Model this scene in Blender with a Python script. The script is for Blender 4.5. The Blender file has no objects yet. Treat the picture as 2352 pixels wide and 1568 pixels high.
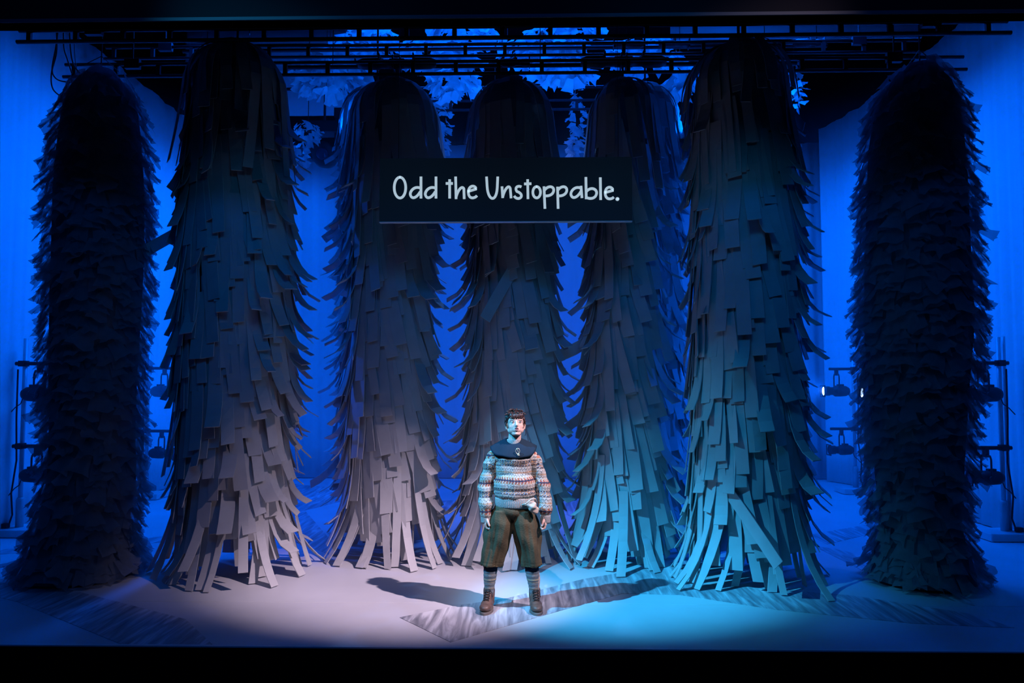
import bpy, math, random
import numpy as np
from mathutils import Vector, Matrix
random.seed(7); np.random.seed(7)
SC = bpy.context.scene
COL = SC.collection
PI = math.pi

# ------------------------------------------------------------------ camera
F_PX, CX, CY = 1700.0, 1176.0, 784.0
CAMP = Vector((0.12, 0.0, 1.83))
PITCH, YAW = math.atan(96/F_PX), math.radians(1.14)
cam_d = bpy.data.cameras.new('camera'); cam = bpy.data.objects.new('camera', cam_d); COL.objects.link(cam)
cam_d.sensor_width = 36; cam_d.lens = F_PX*36/2352; cam_d.clip_start = 0.05; cam_d.clip_end = 100
cam.location = CAMP; cam.rotation_euler = (PI/2 + PITCH, 0, YAW)
SC.camera = cam
CR = cam.rotation_euler.to_matrix()
def ray(px, py): return CR @ Vector(((px-CX)/F_PX, -(py-CY)/F_PX, -1.0))
def at(px, py, Y):
    d = ray(px, py); return CAMP + d*((Y-CAMP.y)/d.y)
def ground(px, py, z=0.0):
    d = ray(px, py); return CAMP + d*((z-CAMP.z)/d.z)

# ------------------------------------------------------------------ world, exposure
w = bpy.data.worlds.new('world'); SC.world = w; w.use_nodes = True
w.node_tree.nodes['Background'].inputs[0].default_value = (0.01, 0.05, 0.25, 1)
w.node_tree.nodes['Background'].inputs[1].default_value = 0.02
SC.view_settings.view_transform = 'Standard'; SC.view_settings.look = 'None'
SC.view_settings.exposure = 0.0; SC.view_settings.gamma = 1.0
SC.view_settings.use_curve_mapping = False

HAZE = 0.026
SC.cycles.max_bounces = 5; SC.cycles.diffuse_bounces = 2; SC.cycles.volume_bounces = 0; SC.cycles.transparent_max_bounces = 10
# ------------------------------------------------------------------ lights
def spot(name, loc, target, col, watts, half_deg, blend, radius=0.05):
    d = bpy.data.lights.new(name, 'SPOT'); d.energy = watts; d.color = col
    d.spot_size = math.radians(half_deg*2); d.spot_blend = blend; d.shadow_soft_size = radius
    o = bpy.data.objects.new(name, d); COL.objects.link(o); o.location = loc
    o.rotation_euler = (Vector(target)-Vector(loc)).to_track_quat('-Z', 'Y').to_euler(); return o
def area(name, loc, target, col, watts, sx, sy, spread=180):
    d = bpy.data.lights.new(name, 'AREA'); d.shape = 'RECTANGLE'; d.size = sx; d.size_y = sy
    d.energy = watts; d.color = col; d.spread = math.radians(spread)
    o = bpy.data.objects.new(name, d); COL.objects.link(o); o.location = loc
    o.rotation_euler = (Vector(target)-Vector(loc)).to_track_quat('-Z', 'Y').to_euler(); return o
BLUE = (0.0, 0.112, 1.0)
WARM = (1.0, 0.76, 0.92)
CYAN = (0.035, 0.50, 1.0)
# the two key spots that light the actor from the auditorium, warm from the right and cyan from the left
KL, KR = (-4.1, 3.5, 6.6), (4.1, 3.5, 6.6)
spot('key_spot_warm', KR, (-0.95, 6.65, 0.1), WARM, 3700, 9.6, 0.9, 0.045)
spot('key_spot_cyan', KL, (0.95, 6.65, 0.1), CYAN, 5600, 9.2, 0.9, 0.045)
spot('key_halo_warm', KR, (-1.6, 7.1, 0.25), WARM, 850, 11, 1.0, 0.05)
spot('key_halo_cyan', KL, (1.5, 7.1, 0.3), CYAN, 1350, 12.5, 1.0, 0.05)
spot('follow_spot', (-0.4, 1.6, 6.2), (0.0, 6.05, 0.8), (0.92, 0.85, 1.0), 800, 7.5, 0.9, 0.06)
# lavender top and back light in the middle of the stage behind the trees
spot('lavender_top', (0.2, 9.4, 5.3), (0.1, 10.4, 0.0), (0.36, 0.38, 1.0), 300, 20, 1.0, 0.08)
spot('pale_back_light', (0.0, 12.8, 6.2), (0.0, 8.2, 2.2), (0.15, 0.38, 1.0), 420, 32, 1.0, 0.08)
# dim teal front wash on the hanging trees
spot('teal_wash_left', (-0.9, 3.6, 4.9), (-1.9, 7.3, 2.4), (0.02, 0.40, 1.0), 36, 34, 1.0, 0.35)
spot('teal_wash_right', (0.9, 3.6, 4.9), (1.7, 7.3, 2.4), (0.02, 0.40, 1.0), 44, 34, 1.0, 0.35)
# blue side light from the booms, crossing the stage on to the opposite cloth
for sx in (-1, 1):
    for (yy, zz, pw) in ((9.0, 1.72, 330), (12.2, 1.72, 430)):
        spot('boom_blue_spot', (sx*5.02, yy, zz), (-sx*6.0, yy-0.2, 2.6), BLUE, pw, 62, 1.0, 0.06)
# blue overhead wash on cloths, back cloth and floor
area('blue_batten_back', (0, 11.6, 6.9), (0, 13.6, 0.8), BLUE, 120, 7.0, 0.4, 130)
area('blue_batten_left', (-3.6, 10.9, 6.4), (-6.1, 10.9, 1.6), BLUE, 225, 5.5, 0.4, 110)
area('blue_batten_right', (3.6, 10.9, 6.4), (6.0, 10.9, 1.6), BLUE, 210, 5.5, 0.4, 110)
area('cloud_fill', (0, 9.0, 5.0), (0, 10.2, 6.4), BLUE, 95, 5.5, 0.2, 90)  # added fill lamp, aimed up to brighten the tulle clouds
area('blue_front_fill', (0, 3.2, 5.6), (0, 6.8, 0.6), (0.0, 0.17, 1.0), 34, 8.0, 0.3)  # added dim fill lamp, bluing the front floor and tulle trees
area('blue_top_wash', (0, 9.8, 6.9), (0, 9.9, 0), BLUE, 150, 5.0, 1.0, 110)

# ------------------------------------------------------------------ helpers
def worigin(o):
    v = Vector((0, 0, 0))
    while o is not None:
        v += Vector(o.location); o = o.parent
    return v
def tag(o, label=None, cat=None, group=None, kind=None):
    if label: o['label'] = label
    if cat: o['category'] = cat
    if group: o['group'] = group
    if kind: o['kind'] = kind
    return o
def empty(name, loc, label, cat, group=None):
    o = bpy.data.objects.new(name, None); COL.objects.link(o); o.location = loc; o.empty_display_size = 0.1
    return tag(o, label, cat, group)
def link_mesh(name, me, mat, parent=None):
    o = bpy.data.objects.new(name, me); COL.objects.link(o)
    if mat and not me.materials: me.materials.append(mat)
    if parent: o.parent = parent
    return o

class MB:
    def __init__(s): s.v = []; s.f = []
    def add(s, vs, fs):
        n = len(s.v); s.v += [tuple(p) for p in vs]; s.f += [tuple(i+n for i in f) for f in fs]; return s
    def box(s, c, d, rot=None):
        c = Vector(c); R = rot if rot else Matrix.Identity(3)
        vs = [c + R @ Vector((x*d[0]/2, y*d[1]/2, z*d[2]/2)) for x in (-1, 1) for y in (-1, 1) for z in (-1, 1)]
        return s.add(vs, [(0,1,3,2), (4,6,7,5), (0,4,5,1), (2,3,7,6), (0,2,6,4), (1,5,7,3)])
    def tube(s, path, r, n=8, cap=True):
        P = [Vector(p) for p in path]; rs = r if isinstance(r, (list, tuple)) else [r]*len(P)
        rings = []; up = None
        for i, p in enumerate(P):
            t = (P[min(i+1, len(P)-1)] - P[max(i-1, 0)])
            t = t.normalized() if t.length > 1e-9 else Vector((0, 0, 1))
            if up is None: up = Vector((0, 0, 1)) if abs(t.z) < 0.9 else Vector((1, 0, 0))
            a = t.cross(up).normalized() if t.cross(up).length > 1e-6 else t.orthogonal().normalized()
            b = a.cross(t).normalized(); up = b
            rings.append([p + (a*math.cos(2*PI*k/n) + b*math.sin(2*PI*k/n))*rs[i] for k in range(n)])
        vs = [q for rg in rings for q in rg]; fs = []
        for i in range(len(P)-1):
            for k in range(n): fs.append((i*n+k, i*n+(k+1) % n, (i+1)*n+(k+1) % n, (i+1)*n+k))
        if cap: fs.append(tuple(range(n-1, -1, -1))); fs.append(tuple(range((len(P)-1)*n, len(P)*n)))
        return s.add(vs, fs)
    def lathe(s, c, prof, n=24, sx=1, sy=1, axis='z', cap=True):
        c = Vector(c); vs = []; fs = []
        for (r, z) in prof:
            for k in range(n):
                a = 2*PI*k/n; p = (r*sx*math.cos(a), r*sy*math.sin(a), z)
                if axis == 'x': p = (p[2], p[0], p[1])
                if axis == 'y': p = (p[0], p[2], p[1])
                vs.append(c + Vector(p))
        m = len(prof)
        for i in range(m-1):
            for k in range(n): fs.append((i*n+k, i*n+(k+1) % n, (i+1)*n+(k+1) % n, (i+1)*n+k))
        if cap: fs.append(tuple(range(n-1, -1, -1))); fs.append(tuple(range((m-1)*n, m*n)))
        return s.add(vs, fs)
    def sphere(s, c, r, n=16, m=10, rot=None):
        c = Vector(c); r = (r, r, r) if isinstance(r, (int, float)) else r
        R = rot if rot else Matrix.Identity(3); vs = []; fs = []
        for i in range(m+1):
            th = PI*i/m
            for k in range(n):
                a = 2*PI*k/n
                vs.append(c + R @ Vector((r[0]*math.sin(th)*math.cos(a), r[1]*math.sin(th)*math.sin(a), r[2]*math.cos(th))))
        for i in range(m):
            for k in range(n): fs.append((i*n+k, (i+1)*n+k, (i+1)*n+(k+1) % n, i*n+(k+1) % n))
        return s.add(vs, fs)
    def prism(s, pts, z0, z1):
        n = len(pts); vs = [(x, y, z0) for x, y in pts] + [(x, y, z1) for x, y in pts]
        fs = [tuple(range(n-1, -1, -1)), tuple(range(n, 2*n))] + [(i, (i+1) % n, n+(i+1) % n, n+i) for i in range(n)]
        return s.add(vs, fs)
    def mesh(s, name, origin=Vector((0, 0, 0)), smooth=False):
        me = bpy.data.meshes.new(name)
        me.from_pydata([(x-origin.x, y-origin.y, z-origin.z) for x, y, z in s.v], [], s.f); me.update()
        if smooth: me.polygons.foreach_set('use_smooth', [True]*len(me.polygons))
        return me
    def build(s, name, mat, parent=None, smooth=False, loc=None):
        """verts are world coordinates; the object gets its origin at loc (top level) or at its parent"""
        if parent is not None: o = link_mesh(name, s.mesh(name, worigin(parent), smooth), mat, parent)
        else:
            L = Vector(loc) if loc is not None else Vector((0, 0, 0))
            o = link_mesh(name, s.mesh(name, L, smooth), mat); o.location = L
        return o

def bevel(o, wd=0.004, seg=2):
    m = o.modifiers.new('bevel', 'BEVEL'); m.width = wd; m.segments = seg; m.limit_method = 'ANGLE'; return o

# ------------------------------------------------------------------ materials
def mat(name, col, rough=0.7, metal=0.0, noise=0.0, nscale=8.0, bump=0.0, bscale=60.0, translucent=0.0, transp=0.0, attr=None, spec=0.3, emit=None, estr=1.0):
    m = bpy.data.materials.new(name); m.use_nodes = True; nt = m.node_tree; N = nt.nodes; L = nt.links
    b = N['Principled BSDF']; out = N['Material Output']
    b.inputs['Base Color'].default_value = (*col, 1); b.inputs['Roughness'].default_value = rough
    b.inputs['Metallic'].default_value = metal; b.inputs['Specular IOR Level'].default_value = spec
    tc = N.new('ShaderNodeTexCoord'); csock = None
    if attr:
        a = N.new('ShaderNodeAttribute'); a.attribute_name = attr; csock = a.outputs['Color']; L.new(csock, b.inputs['Base Color'])
    if noise > 0:
        t = N.new('ShaderNodeTexNoise'); t.inputs['Scale'].default_value = nscale; t.inputs['Detail'].default_value = 5
        L.new(tc.outputs['Object'], t.inputs['Vector'])
        mr = N.new('ShaderNodeMapRange'); mr.inputs['From Min'].default_value = 0.3; mr.inputs['From Max'].default_value = 0.7
        mr.inputs['To Min'].default_value = 1-noise; mr.inputs['To Max'].default_value = 1.0
        L.new(t.outputs['Fac'], mr.inputs['Value'])
        mx = N.new('ShaderNodeMix'); mx.data_type = 'RGBA'; mx.blend_type = 'MULTIPLY'; mx.inputs[0].default_value = 1
        if csock: L.new(csock, mx.inputs[6])
        else: mx.inputs[6].default_value = (*col, 1)
        L.new(mr.outputs[0], mx.inputs[7]); csock = mx.outputs[2]; L.new(csock, b.inputs['Base Color'])
    if bump > 0:
        t2 = N.new('ShaderNodeTexNoise'); t2.inputs['Scale'].default_value = bscale; t2.inputs['Detail'].default_value = 3
        L.new(tc.outputs['Object'], t2.inputs['Vector'])
        bp = N.new('ShaderNodeBump'); bp.inputs['Strength'].default_value = bump; bp.inputs['Distance'].default_value = 0.01
        L.new(t2.outputs['Fac'], bp.inputs['Height']); L.new(bp.outputs[0], b.inputs['Normal'])
    if emit:
        b.inputs['Emission Color'].default_value = (*emit, 1); b.inputs['Emission Strength'].default_value = estr
    last = b.outputs[0]
    if translucent > 0:
        tr = N.new('ShaderNodeBsdfTranslucent'); tr.inputs[0].default_value = (*col, 1)
        if csock: L.new(csock, tr.inputs[0])
        ms = N.new('ShaderNodeMixShader'); ms.inputs[0].default_value = translucent
        L.new(last, ms.inputs[1]); L.new(tr.outputs[0], ms.inputs[2]); last = ms.outputs[0]
    if transp > 0:
        tp = N.new('ShaderNodeBsdfTransparent')
        ms = N.new('ShaderNodeMixShader'); ms.inputs[0].default_value = transp
        L.new(last, ms.inputs[1]); L.new(tp.outputs[0], ms.inputs[2]); last = ms.outputs[0]
    L.new(last, out.inputs[0]); return m

M_FLOOR = mat('floor_paint', (0.62, 0.63, 0.66), 0.55, noise=0.14, nscale=1.3, bump=0.05, bscale=30, spec=0.35)
M_BLACK = mat('black_drape', (0.006, 0.006, 0.008), 0.95, spec=0.05)
M_STEEL = mat('black_metal', (0.012, 0.012, 0.014), 0.5, metal=0.3, noise=0.3)
M_LAMP = mat('lamp_black', (0.016, 0.016, 0.018), 0.5, noise=0.2)
M_POLE = mat('pale_pole', (0.55, 0.57, 0.6), 0.45, metal=0.2, noise=0.15)
M_BASE = mat('white_base', (0.7, 0.7, 0.72), 0.7, noise=0.1)
M_CLOTH = mat('side_cloth', (0.80, 0.80, 0.82), 0.9, noise=0.05, nscale=3, spec=0.05)
M_CYC = mat('back_cloth', (0.62, 0.62, 0.66), 0.9, noise=0.06, nscale=2, spec=0.05)
M_STRIP = mat('foam_strip', (0.66, 0.66, 0.68), 0.75, noise=0.12, nscale=6, translucent=0.25, spec=0.2)
M_TULLE = mat('tulle', (0.30, 0.32, 0.36), 0.9, noise=0.25, nscale=10, translucent=0.4, transp=0.34, spec=0.0)
M_CLOUD = mat('cloud_tulle', (0.6, 0.6, 0.64), 0.9, noise=0.25, nscale=7, translucent=0.35, transp=0.12, spec=0.0)
M_LENS = mat('lit_lens', (0.9, 0.95, 1.0), 0.3, emit=(0.45, 0.68, 1.0), estr=9.0)
M_DLENS = mat('dark_lens', (0.02, 0.03, 0.06), 0.15, spec=0.5)
M_SCREEN = mat('screen', (0.004, 0.006, 0.010), 0.5, emit=(0.0012, 0.0032, 0.007), estr=1.0, spec=0.2)
M_TEXT = mat('screen_letters', (0.4, 0.45, 0.5), 0.6, emit=(0.40, 0.52, 0.60), estr=1.0)

# marble-like streaked inlay
M_INLAY = bpy.data.materials.new('streaked_paint'); M_INLAY.use_nodes = True
nt = M_INLAY.node_tree; N = nt.nodes; L = nt.links
tc = N.new('ShaderNodeTexCoord'); mp = N.new('ShaderNodeMapping'); mp.inputs['Rotation'].default_value = (0, 0, 0.35); mp.inputs['Scale'].default_value = (8, 0.8, 1)
tn = N.new('ShaderNodeTexNoise'); tn.inputs['Scale'].default_value = 2.2; tn.inputs['Detail'].default_value = 8; tn.inputs['Distortion'].default_value = 0.8
cr = N.new('ShaderNodeValToRGB')
for p, c in ((0.30, (0.17, 0.18, 0.21)), (0.5, (0.38, 0.39, 0.43)), (0.68, (0.68, 0.70, 0.74))):
    e = cr.color_ramp.elements.new(p); e.color = (*c, 1)
cr.color_ramp.elements.remove(cr.color_ramp.elements[0]); cr.color_ramp.elements.remove(cr.color_ramp.elements[-1])
L.new(tc.outputs['Object'], mp.inputs[0]); L.new(mp.outputs[0], tn.inputs['Vector']); L.new(tn.outputs['Fac'], cr.inputs[0])
L.new(cr.outputs[0], N['Principled BSDF'].inputs['Base Color']); N['Principled BSDF'].inputs['Roughness'].default_value = 0.5
N['Principled BSDF'].inputs['Specular IOR Level'].default_value = 0.35

# ------------------------------------------------------------------ setting
FRONT_Y = ground(1176, 1491).y
fl = MB().box((0, (FRONT_Y+16)/2, -0.1), (17, 16-FRONT_Y, 0.2)).build('floor', M_FLOOR, loc=(0, FRONT_Y, 0)); tag(fl, kind='structure')
inlays = [
 [(918,1418),(1050,1391),(1169,1373),(1339,1330),(1451,1311),(1570,1285),(1640,1292),(1567,1338),(1760,1352),(1960,1368),(2230,1410),(2330,1442),(2100,1432),(1780,1400),(1560,1366),(1430,1363),(1320,1393),(1035,1475)],
 [(0,1338),(144,1350),(426,1422),(490,1482),(280,1480),(40,1382),(0,1372)],
 [(640,1108),(745,1118),(790,1150),(700,1172),(803,1290),(650,1235)],  # streaked paint; lower tip follows a shadow edge put into the shape
 [(980,1152),(1052,1148),(1045,1172),(985,1180)],
 [(1288,1175),(1322,1120),(1350,1135),(1340,1200)],
 [(1860,1228),(1990,1205),(2015,1222),(1900,1250)],
 [(1870,1254),(1930,1262),(2200,1345),(2240,1392),(2050,1345)],
 [(0,1262),(60,1258),(70,1268),(0,1273)],
 [(320,1238),(420,1226),(420,1240),(325,1250)],
]
for poly in inlays:
    pts = [ground(x, y) for x, y in poly]
    pts = [(p.x, p.y) for p in pts]
    a2 = sum(pts[i][0]*pts[(i+1) % len(pts)][1]-pts[(i+1) % len(pts)][0]*pts[i][1] for i in range(len(pts)))
    if a2 < 0: pts.reverse()
    MB().prism(pts, 0.0002, 0.003).build('floor_inlay', M_INLAY, fl)
# seam and pale nosing at the stage front
MB().box((0, FRONT_Y+0.02, 0.003), (15, 0.03, 0.006)).build('nosing', M_BASE, fl)
s0, s1 = ground(560, 1382).y, 0
MB().box((0, s0, 0.0008), (12, 0.006, 0.0016)).build('seam', M_BASE, fl)
tag(MB().box((0, FRONT_Y-0.01, -0.6), (17, 0.02, 1.2)).build('trim_1', M_BLACK), kind='structure')
tag(MB().box((0, 1.2, -1.25), (17, 2*(FRONT_Y-1.2), 0.1)).build('floor_auditorium', M_BLACK), kind='structure')
# black header over the opening, from the left slightly lower
hz = at(1176, 51, 5.25).z
hd = MB().box((0, 5.25, hz+1.6), (17, 0.12, 3.2)).build('wall_front', M_BLACK); tag(hd, kind='structure')
M_HEM = mat('header_hem', (0.03, 0.035, 0.045), 0.8)
MB().box((0, 5.24, hz+0.012), (17, 0.125, 0.024)).build('hem', M_HEM, hd)
tag(MB().box((0, 15.4, 4.5), (18, 0.1, 9.4)).build('wall_back', M_BLACK), kind='structure')
tag(MB().box((-8.6, 10, 4.5), (0.1, 11, 9.4)).build('wall_left', M_BLACK), kind='structure')
tag(MB().box((8.6, 10, 4.5), (0.1, 11, 9.4)).build('wall_right', M_BLACK), kind='structure')
tag(MB().box((0, 10, 9.2), (18, 11, 0.1)).build('ceiling', M_BLACK), kind='structure')

M_HAZE = bpy.data.materials.new('stage_haze'); M_HAZE.use_nodes = True
_n = M_HAZE.node_tree.nodes; _n.remove(_n['Principled BSDF'])
_v = _n.new('ShaderNodeVolumeScatter'); _v.inputs['Density'].default_value = HAZE; _v.inputs['Anisotropy'].default_value = 0.25
_v.inputs['Color'].default_value = (0.9, 0.95, 1, 1)
M_HAZE.node_tree.links.new(_v.outputs[0], _n['Material Output'].inputs['Volume'])
tag(MB().box((0, 10.3, 2.42), (12.0, 8.0, 4.80)).build('haze', M_HAZE), 'thin theatrical haze filling the stage', 'haze', kind='stuff')

# hanging cloths: path in plan, height, pleats
def cloth(name, path, z0, ztop, amp, freq, material, seed, label, cat='curtain', sag=0.0, nz=10, group=None):
    rnd = random.Random(seed); P = [Vector((x, y, 0)) for x, y in path]
    seg = [(P[i+1]-P[i]).length for i in range(len(P)-1)]; T = sum(seg); n = int(T/0.035)
    ph = [rnd.uniform(0, 6.28) for _ in range(6)]
    vs = []; fs = []
    for i in range(n+1):
        s = T*i/n; k = 0; q = s
        while k < len(seg)-1 and q > seg[k]: q -= seg[k]; k += 1
        d = (P[k+1]-P[k]).normalized(); b = P[k] + d*q; nn = Vector((-d.y, d.x, 0))
        zt = ztop(s/T) if callable(ztop) else ztop
        zt += sag*0.5*(math.sin(s*5+ph[0])+math.sin(s*11+ph[1]))
        for j in range(nz+1):
            v = j/nz; z = z0 + (zt-z0)*v
            off = amp*(math.sin(freq*s+ph[2]+0.3*math.sin(z*0.9)) * (0.6+0.4*math.sin(s*0.9+ph[3])) + 0.4*math.sin(freq*2.3*s+ph[4]) + 0.3*math.sin(freq*4.1*s+ph[5]+z*0.4))*(1.0-0.25*v)
            p = b + nn*off; vs.append((p.x, p.y, z))
    m = nz+1
    for i in range(n):
        for j in range(nz): fs.append((i*m+j, (i+1)*m+j, (i+1)*m+j+1, i*m+j+1))
    o = MB().add(vs, fs).build(name, material, smooth=True)
    sol = o.modifiers.new('thick', 'SOLIDIFY'); sol.thickness = 0.004
    return tag(o, label, cat, group)
cloth('side_curtain', [(-6.15, 5.6), (-6.15, 9.0), (-6.14, 13.45)], 0.012, 6.70, 0.014, 15, M_CLOTH, 1, 'tall white cloth glowing blue along the left side of the stage', sag=0.03)
cloth('side_curtain', [(6.02, 5.6), (6.02, 12.9), (5.92, 13.75), (5.72, 14.05)], 0.012, 6.72, 0.016, 14, M_CLOTH, 2, 'tall white cloth glowing blue along the right side of the stage', sag=0.03)
cloth('back_curtain', [(-7.2, 14.35), (7.2, 14.35)], 0.012, 6.52, 0.022, 9, M_CYC, 3, 'wide blue-lit cloth hanging across the back of the stage', sag=0.01)
pL0, pL1 = at(422, 268, 13.2), at(812, 268, 13.2)
cloth('border_cloth', [(pL0.x, 13.2), (pL1.x, 13.2)], pL0.z, pL0.z+1.7, 0.004, 8, M_CYC, 4, 'short blue border cloth high at the back left, above the round lamp', nz=4)
pR0, pR1 = at(1540, 92, 10.9), at(2115, 91, 10.9)
bc = cloth('border_cloth', [(pR0.x, 10.9), (pR1.x, 10.9)], pR0.z, pR0.z+0.75, 0.004, 8, M_CYC, 5, 'short dark border cloth with bright hem high at the back right', nz=4)
MB().box(((pR0.x+pR1.x)/2, 10.88, pR0.z), (pR1.x-pR0.x, 0.03, 0.025)).build('hem', M_BASE, bc)

# ------------------------------------------------------------------ ladder bars
def ladder(Y, xl, xr, yt, yb, pitch_px, label, r=0.018, grp='black ladder bars above the stage'):
    a, b = at(xl, yt, Y), at(xr, yt, Y); zt = at(1176, yt, Y).z; zb = at(1176, yb, Y).z
    root = empty('ladder_bar', (0, Y, zb), label, 'rigging', grp)
    for k, z in enumerate((zt, zb)):
        MB().tube([(a.x+(0.02 if k == 0 else 0), Y, z), (b.x-(0.03 if k == 0 else 0), Y, z)], r, 10).build('rail', M_STEEL, root, True)
    step = pitch_px/F_PX*Y; n = int((b.x-a.x)/step); x0 = a.x+0.12
    me = MB().box((0, 0, 0), (0.042, 0.03, zt-zb)).mesh('rung')
    for i in range(n+1):
        x = x0+i*step
        if x > b.x: break
        o = link_mesh('rung', me, M_STEEL, root); o.location = (x, 0, (zt-zb)/2)
    # end clamps and hanging brackets
    for x in (a.x+0.75, b.x-0.75):
        MB().box((x, Y, zt+0.0), (0.16, 0.05, 0.10)).build('clamp', M_STEEL, root)
        MB().tube([(x, Y, zt), (x, Y, 9.15)], 0.008, 6).build('suspension_wire', M_STEEL, root)
    return root, zt, zb
L1 = ladder(6.85, 40, 2322, 60, 86, 113, 'nearest and widest black ladder bar spanning the top of the stage', 0.020)
L2 = ladder(7.66, 146, 2220, 140, 168, 101, 'lowest black ladder bar, just above the three middle strip trees')
L3 = ladder(8.65, 240, 2120, 101, 127, 93, 'middle black ladder bar seen between the other two')
L4 = ladder(10.6, 800, 1560, 231, 252, 74, 'short rear ladder bar glimpsed among the pale tulle clouds')
# plain pipes
PIPE = {}
for (key, Y, y, xa, xb, lab) in (('low', 8.0, 155, 660, 1830, 'lowest plain black pipe, carrying dark lamps above the middle trees'), ('mid', 9.2, 118, 420, 1900, 'upper plain black pipe behind the ladder bars, carrying small lamps'),
                       ('far', 9.8, 108, 300, 2050, 'widest plain black pipe, highest and farthest behind the ladder bars'), ('back', 11.5, 205, 640, 1640, 'rear plain black pipe holding the round moving lamps')):
    a, b = at(xa, y, Y), at(xb, y, Y); PIPE[key] = (Y, a.z)
    r = empty('pipe', ((a.x+b.x)/2, Y, a.z), lab, 'pipe')
    MB().tube([(a.x, Y, a.z), (b.x, Y, a.z)], 0.024, 10).build('tube', M_STEEL, r, True)
    for x in (a.x*0.8, (a.x+b.x)/2, b.x*0.8): MB().tube([(x, Y, a.z), (x, Y, 9.15)], 0.005, 5).build('suspension_wire', M_STEEL, r)
# fixtures clamped on the pipes (dark, mostly in silhouette), lying along the pipe
def bar_lamp(px, key, label, sgn, s=1.0):
    Y, pz = PIPE[key]; x = at(px, 120, Y).x; z = pz-0.02
    root = empty('bar_lamp', (x, Y-0.12, z), label, 'lamp', 'dark lamps on the overhead pipes'); Y -= 0.12
    pr = [(0.0, -0.24), (0.04, -0.24), (0.062, -0.18), (0.066, -0.02), (0.046, 0.02), (0.046, 0.10), (0.056, 0.11), (0.056, 0.22), (0.0, 0.22)]
    MB().lathe((x, Y, z), [(r*s, sgn*t*s) for r, t in pr], 16, axis='x', cap=False).build('body', M_LAMP, root, True)
    MB().box((x+sgn*0.225*s, Y, z), (0.012, 0.14*s, 0.14*s)).build('colour_frame', M_LAMP, root)
    MB().tube([(x, Y-0.08*s, z), (x, Y-0.08*s, z+0.08), (x, Y+0.08*s, z+0.08), (x, Y+0.08*s, z)], 0.009*s, 6).build('yoke', M_LAMP, root)
    MB().box((x, Y+0.10, z+0.045), (0.05, 0.09, 0.08)).build('clamp', M_LAMP, root)
bar_lamp(878, 'low', 'dark lamp on the lowest pipe above the mauve tree, left one', 1)
bar_lamp(955, 'low', 'dark lamp on the lowest pipe above the mauve tree, right one', -1)
bar_lamp(1183, 'low', 'dark lamp on the lowest pipe right above the centre tree', 1, 0.7)
bar_lamp(1385, 'low', 'dark lamp on the lowest pipe above the cyan middle tree, left one', 1, 1.05)
bar_lamp(1472, 'low', 'dark lamp on the lowest pipe above the cyan middle tree, right one', -1, 1.05)
bar_lamp(1440, 'mid', 'small dark lamp on the upper pipe, left of the next two', -1, 0.8)
bar_lamp(1545, 'mid', 'small dark lamp on the upper pipe just left of the right tall tree', 1, 0.8)
bar_lamp(1850, 'mid', 'small dark lamp on the upper pipe just right of the right tall tree', 1, 0.8)

# ------------------------------------------------------------------ tulle scraps
def scrap_mesh(rnd, wd, ln, curl, name='tulle_scrap', nx=4, nz=3):
    vs = []; fs = []
    ph = rnd.uniform(0, 6); th0 = rnd.uniform(0.35, 0.6)
    for j in range(nz+1):
        v = j/nz
        yy = ln*math.sin(th0+curl*v)*v; zz = -ln*math.cos(th0+curl*v*0.7)*v
        for i in range(nx+1):
            u = i/nx-0.5
            wv = wd*(0.55+0.45*v)
            vs.append((u*wv + rnd.uniform(-.06, .06)*wd*v, yy + 0.018*math.sin(u*14+ph)*v + rnd.uniform(-.005, .005), zz + rnd.uniform(-.02, .02)*v))
    m = nx+1
    for j in range(nz):
        for i in range(nx): fs.append((j*m+i, j*m+i+1, (j+1)*m+i+1, (j+1)*m+i))
    return vs, fs
rnd = random.Random(3)
SCRAPS = [scrap_mesh(rnd, rnd.uniform(0.14, 0.21), rnd.uniform(0.14, 0.20), rnd.uniform(-.2, .15)) for _ in range(16)]
SCRAP_ME = []
for vs, fs in SCRAPS:
    me = MB().add(vs, fs).mesh('tulle_scrap', smooth=True); me.materials.append(M_TULLE); SCRAP_ME.append(me)

def join_pieces(name, items, material, parent, geo, smooth=True):
    """items: (variant index, 4x4 matrix); one mesh for what cannot be told apart"""
    V = []; Fq = []; off = 0
    for k, M in items:
        vs, fs = geo[k]; A = np.array(vs); Mn = np.array(M)
        V.append(A @ Mn[:3, :3].T + Mn[:3, 3]); Fq.append([tuple(i+off for i in f) for f in fs]); off += len(vs)
    me = bpy.data.meshes.new(name); me.from_pydata(np.concatenate(V).tolist(), [], [f for F_ in Fq for f in F_]); me.update()
    if smooth: me.polygons.foreach_set('use_smooth', [True]*len(me.polygons))
    o = link_mesh(name, me, material, parent); o['kind'] = 'stuff'; return o

def interp(tab, x):
    xs = [t[0] for t in tab]; ys = [t[1] for t in tab]; return float(np.interp(x, xs, ys))

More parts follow.
